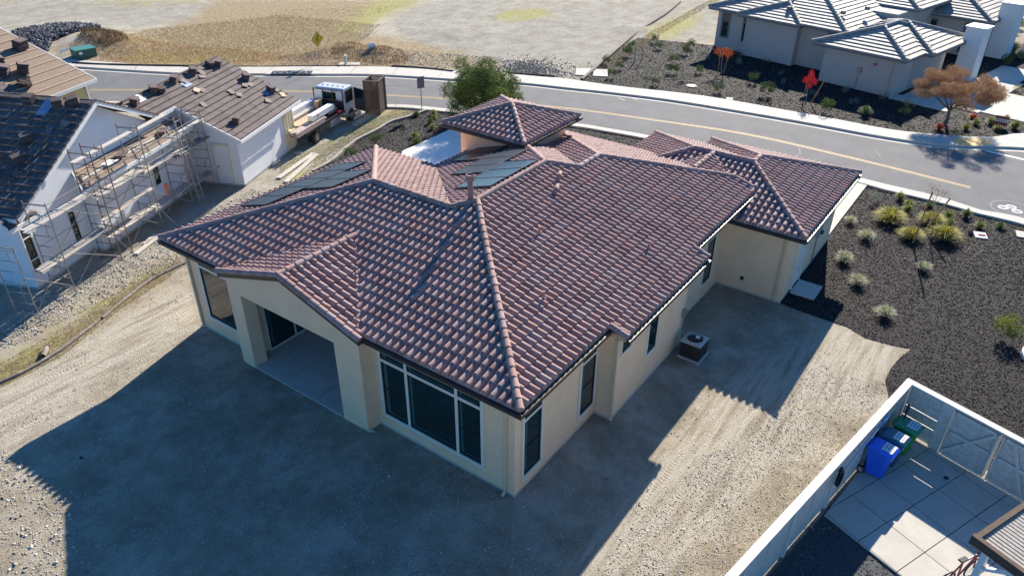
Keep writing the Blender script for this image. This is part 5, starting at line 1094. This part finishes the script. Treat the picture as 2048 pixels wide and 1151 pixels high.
# trees
def tree(name, base, label, cat_, trunk_r, blobs, n, leaf, lmn, limbs, barkcol=(.10,.075,.055), seed=1, group=None, long_=1.0):
    t = thing(name, label, cat_, base, 0, group); rs = np.random.default_rng(seed); b = MB()
    for a_, b_, r0, r1 in limbs:
        a_, b_ = Vector(a_), Vector(b_); mid = a_.lerp(b_, .5)+Vector(rs.normal(0, .04*(b_-a_).length, 3)); b.tube(a_, mid, r0, (r0+r1)/2, 7); b.tube(mid, b_, (r0+r1)/2, r1, 7)
    L = MB()
    for c_, r in blobs:
        c_ = Vector(c_)
        if limbs:
            root = min((Vector(k_[1]) for k_ in limbs), key=lambda q: (q-c_).length); b.tube(root, c_, .018, .006, 5)
        for k_ in range(5): v = Vector(rs.normal(size=3)).normalized(); b.tube(c_, c_+Vector((v.x*r[0], v.y*r[0], v.z*r[1]))*.85, .008, .003, 4)
    b.build('trunk', mat('bark', barkcol, .9, var=.3, scale=14), t)
    tot = sum(r[0]**2*r[1] for _, r in blobs); V = []; 
    for c_, r in blobs:
        m_ = int(n*r[0]**2*r[1]/tot)
        for q in range(m_):
            v = Vector(rs.normal(size=3)).normalized()*rs.uniform(.25, 1)**.45*(1+.25*math.sin(7*rs.uniform(0, 6)))
            p = Vector(c_)+Vector((v.x*r[0], v.y*r[0], v.z*r[1])); d = (Vector(rs.normal(size=3))+Vector((0,0,.5))).normalized(); u = d*leaf*long_*rs.uniform(.6,1.3); w_ = d.orthogonal().normalized()*leaf*.4
            V += [p-u, p+w_, p+u, p-w_]
    V = np.array([tuple(q) for q in V]); F = np.arange(len(V)).reshape(-1, 4); o = bulk('crown', V, F, LM[lmn]); o.parent = t
    return t
rs_ = random.Random(3)
ob = g(964, 246); bl_ = []
for k_ in range(44):
    a = rs_.uniform(0, 6.28); r = 2.0*rs_.random()**.5; z = rs_.uniform(.6, 3.5-.28*r*r); bl_.append(((r*math.cos(a), r*math.sin(a), z), (rs_.uniform(.45,.7), rs_.uniform(.4,.65))))
cr_ = Vector((cr.x, cr.y, 0)).normalized()
bl_ += [(tuple(cr_*-1.2+Vector((0,0,3.5))), (.5,.65)), (tuple(cr_*.3+Vector((0,0,3.55))), (.6,.6)), (tuple(cr_*-.5+Vector((0,0,3.1))), (.6,.5)), (tuple(cr_*2.0+Vector((0,0,2.5))), (.45,.55)), (tuple(cr_*-2.0+Vector((0,0,2.1))), (.55,.55)), (tuple(cr_*2.1+Vector((0,0,1.3))), (.45,.4))]
tree('olive_tree', ob, 'dense round green tree at the kerb behind the square tower roof', 'tree', .1, bl_, 60000, .055, 'olive', [((0,0,0),(.3,.2,1.2),.08,.05),((0,0,0),(-.4,-.1,1.3),.08,.05),((0,0,0),(.1,-.5,1.4),.07,.04),((0,0,.2),(-.2,.5,1.5),.06,.04)], seed=5, long_=1.1)
tb = g(1889, 251); bl_ = []
for k_ in range(60):
    a = rs_.uniform(0, 6.28); r = 2.3*rs_.random()**.5; z = 2.35+.75*rs_.uniform(-1, 1)*(1-.1*r)-.04*r*r+.2; bl_.append(((r*math.cos(a), r*math.sin(a), z), (rs_.uniform(.3,.6), rs_.uniform(.2,.4))))
bl_ = [((c_[0]+cr_.x*.25, c_[1]+cr_.y*.25, c_[2]), r) for c_, r in bl_]
lims = [((0,0,0),(0,0,1.0),.13,.10)]+[((0,0,1.0),(1.5*math.cos(a), 1.5*math.sin(a), 2.2+.2*math.sin(3*a)), .055, .025) for a in np.linspace(0, 6.28, 8, endpoint=False)]+[((0,0,1.0),(.3,0,2.7),.06,.03)]
tree('autumn_tree', tb, 'wide thin tree with brown orange leaves by the driveway across the street', 'tree', .1, bl_, 60000, .038, 'rust', lims, (.16,.13,.12), seed=8)
def staked(px, py, h, blobs, lmn, n, label, stakes, seed, leaf=.05):
    p = g(px, py); t = tree('young_tree', p, label, 'tree', .03, blobs, n, leaf, lmn, [((0,0,0),(0,0,h*.75),.025,.015)], (.42,.38,.33), seed)
    for k_, (a, b_, s_h) in enumerate(stakes):
        pa, pb = g(*a), None
        # height from the pixel of the stake's top, standing at the same ground spot
        best = min((abs(((lambda X: 575.5-FPX*((X-CAM).dot(cu))/((X-CAM).dot(cf)))(Vector((pa.x, pa.y, z))))-b_[1]), z) for z in np.linspace(.3, 3, 100))[1]
        d = (pa-CAM); dz = (Vector((pa.x, pa.y, best))-CAM).dot(cf); off = ((b_[0]-a[0])/FPX*dz)
        tp_ = Vector((pa.x, pa.y, best))+cr_*off*.9
        t_ = MB(); t_.tube(Vector((pa.x, pa.y, -.05)), tp_, .035, n=8); tag(t_.build('tree_stake', M['stakewood']), s_h, 'stake')
M['stakewood'] = mat('stakewood', (.42,.22,.10), .85, var=.2)
staked(1442,146,1.9,[((0,0,1.65),(.35,.3)),((.1,-.45,1.55),(.25,.3)),((0,.5,1.6),(.32,.3)),((-.1,.2,1.35),(.22,.25)),((0,-.3,1.25),(.2,.2))],'orangeleaf',520,'thin staked tree with orange leaves in front of the grey house',[((1435,147),(1435,104),'left stake of the orange leaved tree'),((1446,146),(1454,105),'right leaning stake of the orange leaved tree')],11,.06)
staked(1611,206,2.0,[((0,0,1.95),(.22,.3)),((0,.1,1.6),(.35,.28)),((0,-.15,1.5),(.3,.25)),((0,0,1.2),(.18,.22)),((.05,.35,1.45),(.22,.15))],'redleaf',620,'thin staked tree with bright red leaves near the sidewalk',[((1607,197),(1607,154),'left upright stake of the red leaved tree'),((1620,208),(1641,161),'right leaning stake of the red leaved tree')],12,.06)
staked(1853,455,1.5,[((0,0,1.9),(.3,.3)),((.2,-.3,1.75),(.25,.25)),((-.1,.3,2.0),(.25,.3)),((0,0,1.5),(.2,.25))],'rust',170,'nearly bare staked sapling with a few brown leaves in the bed beside the garage',[((1825,487),(1832,383),'left tall stake of the bare sapling'),((1848,463),(1882,396),'right leaning stake of the bare sapling')],13,.035)
staked(1276,118,1.0,[((0,0,1.1),(.15,.3))],'rust',30,'bare young sapling between two short stakes across the street',[((1269,126),(1269,91),'left short stake of the bare young sapling'),((1281,126),(1284,95),'right short stake of the bare young sapling')],14,.03)
# ================================================================ street things
def hgt_at(pa, ytop):
    return min((abs((575.5-FPX*((Vector((pa.x, pa.y, z))-CAM).dot(cu))/((Vector((pa.x, pa.y, z))-CAM).dot(cf)))-ytop), z) for z in np.linspace(.1, 6, 400))[1]
sb = g(640, 127); face = math.atan2(CAM.y-sb.y, CAM.x-sb.x)
sg = thing('warning_sign', 'yellow diamond warning sign with black border on a thin post', 'sign', sb, face+R(38)); zt = hgt_at(sb, 66)
MB().tube((0,0,0),(0,0,zt-.1),.03).build('post', M['metal'], sg)
def diamond(s, x0, x1, z): return MB().add([(x,a*s,z+b_*s) for x in (x0, x1) for a, b_ in ((0,-1),(1,0),(0,1),(-1,0))], [(3,2,1,0),(4,5,6,7),(0,1,5,4),(1,2,6,5),(2,3,7,6),(3,0,4,7)])
pn = diamond(.56, .035, .05, zt-.45).build('sign_panel', M['black'], sg); diamond(.52, .05, .056, zt-.45).build('yellow_face', mat('signyellow', (.62,.42,.02), .5), pn)
ar = MB(); ar.beam((.058,-.05,zt-.72),(.058,-.05,zt-.4),.01,.07).beam((.058,-.05,zt-.4),(.058,.1,zt-.25),.01,.07).beam((.058,-.12,zt-.35),(.058,.13,zt-.58),.01,.06).beam((.058,.02,zt-.15),(.058,.14,zt-.24),.01,.06); ar.build('symbol', M['black'], pn)
s2_ = g(844, 222); z2 = hgt_at(s2_, 153); s3 = thing('street_sign', 'back of a grey rectangular road sign on a thin post beside the kerb', 'sign', s2_, math.atan2(CAM.y-s2_.y, CAM.x-s2_.x)+R(25))
MB().tube((0,0,0),(0,0,z2),.03).build('post', M['metal'], s3); MB().box(.03,.05,-.25,.25,z2-.75,z2).build('sign_panel', mat('signback', (.22,.21,.21), .5, metal=.2), s3)
q = g(692.5, 129); zz = hgt_at(q, 111); t = thing('marker_post', 'short pale green utility post at the back of the far sidewalk', 'post', q, .4); MB().box(-.09,.09,-.07,.07,0,zz).build('post', mat('paleg', (.38,.48,.40), .6), t, bevel=.01); MB().box(-.1,.1,-.08,.08,zz,zz+.03).build('cap', M['white'], t)
tag(MB().obox((q.x+.2,q.y-.2,.03),(1.6,.7,.06),-.9).build('concrete_pad', M['walk']), 'small white concrete pad at the foot of the pale green post', 'pad')
q = g(745, 108); t = thing('notice_board', 'small white blank notice board in the dry weeds of the vacant lot', 'sign', q, math.atan2(CAM.y-q.y, CAM.x-q.x)); MB().box(0,.02,-.3,.3,.35,.85).build('board', mat('bluewhite', (.6,.66,.75), .6), t)
MB().box(-.02,0,-.27,-.23,0,.6).box(-.02,0,.23,.27,0,.6).build('legs', M['wood'], t); MB().box(.021,.024,-.22,.22,.6,.63).box(.021,.024,-.18,.18,.5,.52).build('print', mat('ink', (.2,.25,.35), .7), t)
q = g(1957, 262); t = thing('yard_sign', 'small dark red and white yard sign among lime tufts by the sidewalk', 'sign', g(1998,255), math.atan2(CAM.y-q.y, CAM.x-q.x)); MB().box(0,.02,-.38,.38,.15,.75).build('board', mat('brick', (.25,.06,.04), .6), t); MB().box(.02,.03,-.38,.38,.38,.55).build('white_band', M['white'], t)
pr_ = MB()
for k_ in range(7): pr_.box(.031,.034,-.3+k_*.09,-.25+k_*.09,.42,.51)
pr_.build('print', M['black'], t); MB().box(-.02,0,-.3,-.27,0,.4).box(-.02,0,.27,.3,0,.4).build('legs', M['metal'], t)
q = g(172,118); t = thing('transformer_box', 'dark green utility cabinet on the dry bank beyond the street', 'utility box', (q.x+.1,q.y+.3,.0), R(-8)); MB().box(-.75,.75,-.65,.65,.06,.75).build('cabinet', mat('tgreen', (.015,.10,.075), .5), t, bevel=.02); MB().box(-.8,.8,-.7,.7,.75,.82).build('lid', mat('tgreen2', (.06,.20,.16), .45), t, bevel=.02)
MB().box(-1.0,1.0,-.95,.95,0,.06).build('base_pad', M['walk'], t); MB().box(-.55,-.3,-.66,-.652,.45,.65).build('label_plate', M['white'], t)
q = g(131,112); tag(MB().obox((q.x,q.y,.25),(.7,.05,.6),.3).build('white_board', mat('bluewh2', (.5,.58,.66), .6)), 'pale blue white board standing left of the green cabinet', 'board')
# storm inlet
t = thing('storm_inlet', 'dark storm drain opening set into the far kerb', 'drain', (*g(585,147.5)[:2], 0), math.atan2(*(g(560,148)-g(610,148))[:2][::-1]))
MB().box(-1.5,1.5,-.3,.55,.06,.136).build('opening', M['black'], t); MB().box(-1.9,-1.5,-.3,.5,.04,.138).box(1.5,1.9,-.3,.5,.04,.138).build('apron', M['walk'], t)
P = np.column_stack([rng.uniform(-1.3,1.3,60), rng.uniform(-.2,.4,60), np.full(60,.14)]); o = lumps(P, rng.uniform(.06,.14,60), .6, M['stone'], 'gravel_bags', zoff=0); o.parent = t
# straw wattles
M['wattle'] = mat('wattle', (.045,.04,.038), .95, var=.5, scale=8); M['log'] = mat('log', (.26,.22,.19), .95, var=.5, scale=6)
def wattle(px, lb, r=.13, m_='wattle', z=.1):
    P_ = smooth_line([(*g(*p_)[:2], 0) for p_ in px], 6); b = MB(); pv = None
    for a_, b_ in zip(P_, P_[1:]):
        ra = r*random.uniform(.9,1.1); b.tube((a_.x,a_.y,z), (b_.x,b_.y,z), pv or ra, ra, 8, caps=False); pv = ra
    tag(b.build('straw_wattle', M[m_], None, True), lb, 'wattle')
wattle([(146,129),(200,132),(300,134.5),(420,136)], 'black straw wattle behind the far sidewalk, leftmost run'); wattle([(425,136),(520,136.3),(620,135.5),(700,135)], 'black straw wattle behind the far sidewalk above the storm drain', .08)
wattle([(784,136),(850,140),(906,146)], 'black straw wattle behind the far sidewalk left of the green tree'); wattle([(1015,149),(1060,153),(1110,157)], 'black straw wattle behind the far sidewalk right of the green tree')
wattle([(1163,162),(1200,130),(1240,95),(1280,62),(1330,30),(1360,5)], 'long brown wattle running up the lot edge to the top of the picture', .12, 'log'); 
wattle([(0,766),(50,743),(110,708),(165,668),(200,640)], 'weathered log line on the left of the yard, near length', .06, 'log', .04); wattle([(205,637),(250,600),(300,562),(350,536),(372,526)], 'weathered log line on the left of the yard, far length', .06, 'log', .04)
wattle([(88,716),(95,700),(97,697)], 'short thick log stub standing out of the log line', .09, 'log', .1)
# lattice enclosure
la = thing('lattice_enclosure', 'tall open topped brown lattice enclosure on the roadside dirt', 'enclosure', g(760,230), 0)
c0 = g(760,230); LT = [g(733,228)-c0, Vector((0,0,0)), g(773,218)-c0]; LT.append(LT[0]+LT[2]); H_ = 2.15; M['lattice'] = mat('latticewood', (.16,.11,.08), .85, var=.3)
for k_ in range(4): p_ = LT[k_]; MB().beam((p_.x,p_.y,0),(p_.x,p_.y,H_+.05),.09,.09).build('post', M['lattice'], la)
for k_ in range(4):
    a_, b_ = (LT[0],LT[1]) if k_ == 0 else (LT[1],LT[2]) if k_ == 1 else (LT[2],LT[3]) if k_ == 2 else (LT[3],LT[0]); d = b_-a_; W_ = d.length; dn = d.normalized(); lt = MB()
    s_ = -H_
    while s_ < W_:
        for sg_ in (1, -1):
            x0 = max(0, s_); z0 = x0-s_; x1 = min(W_, s_+H_); z1 = x1-s_
            if sg_ < 0: x0, x1 = W_-x0, W_-x1
            if z1-z0 > .05: lt.beam(a_+dn*x0+Vector((0,0,z0)), a_+dn*x1+Vector((0,0,z1)), .012, .042)
        s_ += .12
    lt.build('lattice_panel', M['lattice'], la)
    MB().beam(a_+Vector((0,0,H_)), b_+Vector((0,0,H_)), .06, .08).build('rail', M['lattice'], la)
# ================================================================ flatbed truck
TK = g(614,265,1.0); tk = thing('flatbed_truck', 'white flatbed truck with an open door, its bed loaded with lumber', 'truck', (TK.x, TK.y, 0), R(17.6))
mw = mat('truckwhite', (.5,.54,.58), .3, spec=.6); mk = M['black']
MB().box(-.1,4.35,0,2.05,.82,.95).box(0,4.6,.55,.75,.6,.82).box(0,4.6,1.3,1.5,.6,.82).build('bed', mk, tk)
hb = MB()
for y in (0,.68,1.36,2.0): hb.box(4.3,4.36,y,y+.05,.95,2.15)
hb.box(4.3,4.36,0,2.05,2.1,2.16); hb.box(4.3,4.34,0,2.05,.95,1.5); hb.build('headboard', mk, tk)
# cab
def cabin():
    b = MB(); pts = [(4.45,.55),(6.0,.55),(6.15,1.1),(5.75,2.05),(5.6,2.16),(4.6,2.18),(4.45,2.1)]; n_ = len(pts)
    b.add([(x,.05,z) for x, z in pts]+[(x,1.98,z) for x, z in pts], [tuple(range(n_)), tuple(range(n_,2*n_))[::-1]]+[(i, n_+i, n_+(i+1) % n_, (i+1) % n_) for i in range(n_)]); return b
cab = cabin().build('cab', mw, tk, bevel=.04)
MB().box(4.425,4.449,.55,1.5,1.5,1.95).build('rear_window', M['glass'], cab); MB().box(4.7,5.6,.03,.048,1.25,2.0).build('door_opening', mk, cab)
MB().beam((6.12,1.0,1.3),(5.83,1.0,1.95),1.7,.02).build('windscreen', M['glass'], cab)
for q in range(5): MB().lathe([(.05,0),(.04,.05)], (5.0,.3+q*.35,2.18), 8).build('marker_light', mat('amber', (.6,.12,.02), .3), cab)
dr_ = MB(); a0 = Vector((5.72,0.02,0)); dd = Vector((-.35,-.94,0)).normalized(); up = Vector((0,0,1))
def dq(u0, u1, z0, z1, th=.05): 
    n_ = Vector((-dd.y, dd.x, 0))*th; ps = [a0+dd*u+up*z+k_ for k_ in (Vector((0,0,0)), n_) for u in (u0, u1) for z in (z0, z1)]; dr_.add(ps, [(0,1,3,2),(4,6,7,5),(0,4,5,1),(2,3,7,6),(0,2,6,4),(1,5,7,3)])
dq(0,.95,.62,1.3); dq(0,.06,1.3,2.0); dq(.89,.95,1.3,2.0); dq(.06,.89,1.94,2.0); do_ = dr_.build('door', mat('doorin', (.045,.05,.055), .5), tk)
wn2 = MB(); wn2.add([a0+dd*u+up*z for u, z in ((.06,1.3),(.89,1.3),(.89,1.94),(.06,1.94))], [(0,1,2,3)]); wn2.build('window', M['glass'], do_)
for x, y in ((1.0,.0),(1.0,1.75),(5.2,.0),(5.2,1.75)):
    w__ = MB().tube((x,y,.38),(x,y+.28,.38),.38,n=22).build('wheel', mk, tk); MB().tube((x,y-.005,.38),(x,y+.285,.38),.2,n=16).build('rim', M['metal'], w__)
MB().box(4.4,5.9,-.05,2.1,.42,.56).build('bumper', M['metal'], tk)
MB().box(2.6,3.8,.0,.4,.4,.8).build('tool_box', mat('toolbox', (.25,.25,.25), .5), tk)
for x in (.0,1.1,2.2,3.3,4.2): MB().box(x,x+.06,-.14,-.1,.8,1.0).build('stake_pocket', mk, tk); MB().box(.45,.55,.0,.3,.25,.8).build('mud_guard', mk, tk)
def load(x0, x1, y0, y1, z0, z1, m_, lb, name='lumber_pile', ang=0, split=0):
    b = MB()
    if split:
        for i in range(split):
            for j in range(max(1, int((z1-z0)/.07))):
                w = (y1-y0)/split; b.box(x0+random.uniform(-.15,.15), x1+random.uniform(-.2,.2), y0+i*w+.008, y0+(i+1)*w-.008, z0+j*.07, z0+j*.07+.062)
    else: b.box(x0, x1, y0, y1, z0, z1)
    o = b.build(name, m_); o.location = (TK.x, TK.y, 0); o.rotation_euler = (0,0,R(17.6)); tag(o, lb, 'lumber' if 'lumber' in name else 'load')
load(-.9,2.2,.02,.55,.96,1.3,mat('striplum', (.55,.42,.36), .8, var=.3), 'reddish bundle of thin boards overhanging the near right corner of the truck bed', split=5)
load(-.7,.1,.6,1.5,.96,1.3,mat('yellowlum', (.66,.60,.36), .8), 'yellow ended beams sticking out of the rear of the truck bed', split=3)
load(1.0,3.4,.12,.5,1.31,1.62,M['white'], 'white wrapped bundle with a red mark along the near side of the truck bed', 'wrapped_bundle')
o = MB().box(1.5,1.62,.112,.118,1.42,1.56).build('red_mark', mat('redp2', (.5,.02,.03), .5), bpy.data.objects['wrapped_bundle'])
load(-.3,2.9,.6,1.25,.96,1.25,M['wood'], 'long tan boards in the middle of the truck bed', split=6); load(-.2,3.6,1.3,1.65,.96,1.4,M['woodpale'], 'pale boards along the far side of the truck bed', split=4)
load(.2,3.9,1.68,2.0,.96,1.62,M['white'], 'long white wrapped bundle at the far side of the truck bed', 'wrapped_bundle')
load(3.2,3.7,1.1,1.35,.96,1.7,mat('carton', (.45,.28,.14), .8), 'upright brown carton behind the truck cab', 'carton'); load(3.75,4.2,1.5,1.95,.96,1.5,mat('bluetarp', (.05,.2,.55), .5), 'bright blue wrapped bundle in the far front corner of the truck bed', 'tarp_bundle')
load(3.4,4.1,.4,.9,.96,1.35,mat('crate', (.5,.36,.28), .8, var=.3), 'open crate of small timber offcuts behind the truck cab', 'crate', split=5); load(3.7,4.1,.0,.25,.96,1.06,mat('redbag', (.45,.04,.04), .6), 'red bag on the near front corner of the truck bed', 'bag')
q = g(716,228); tag(MB().lathe([(.24,0),(.22,.45),(.1,.75),(.04,.8)], (q.x,q.y,0), 9).build('white_sack', M['white'], None, True), 'white sack standing between the open truck door and the lattice enclosure', 'sack')

for px, py, r, mm, lb in ((742,861,.16,(.5,.48,.44),'pale flat rock at the foot of the near patio pillar'),(162,915,.08,(.05,.045,.04),'small dark clod in the shaded dirt at the lower left'),(480,958,.06,(.3,.29,.27),'small grey stone in the shaded dirt below the patio'),(1446,1010,.05,(.08,.07,.06),'small dark clod in the sunlit dirt beside the fence'),(778,952,.07,(.45,.43,.4),'pale stone in the shaded dirt in front of the big window')):
    q = g(px, py); tag(lumps(np.array([[q.x, q.y, 0.0]]), np.array([r]), .4, mat('rock', mm, .9, var=.2), 'rock', zoff=.4), lb, 'rock')
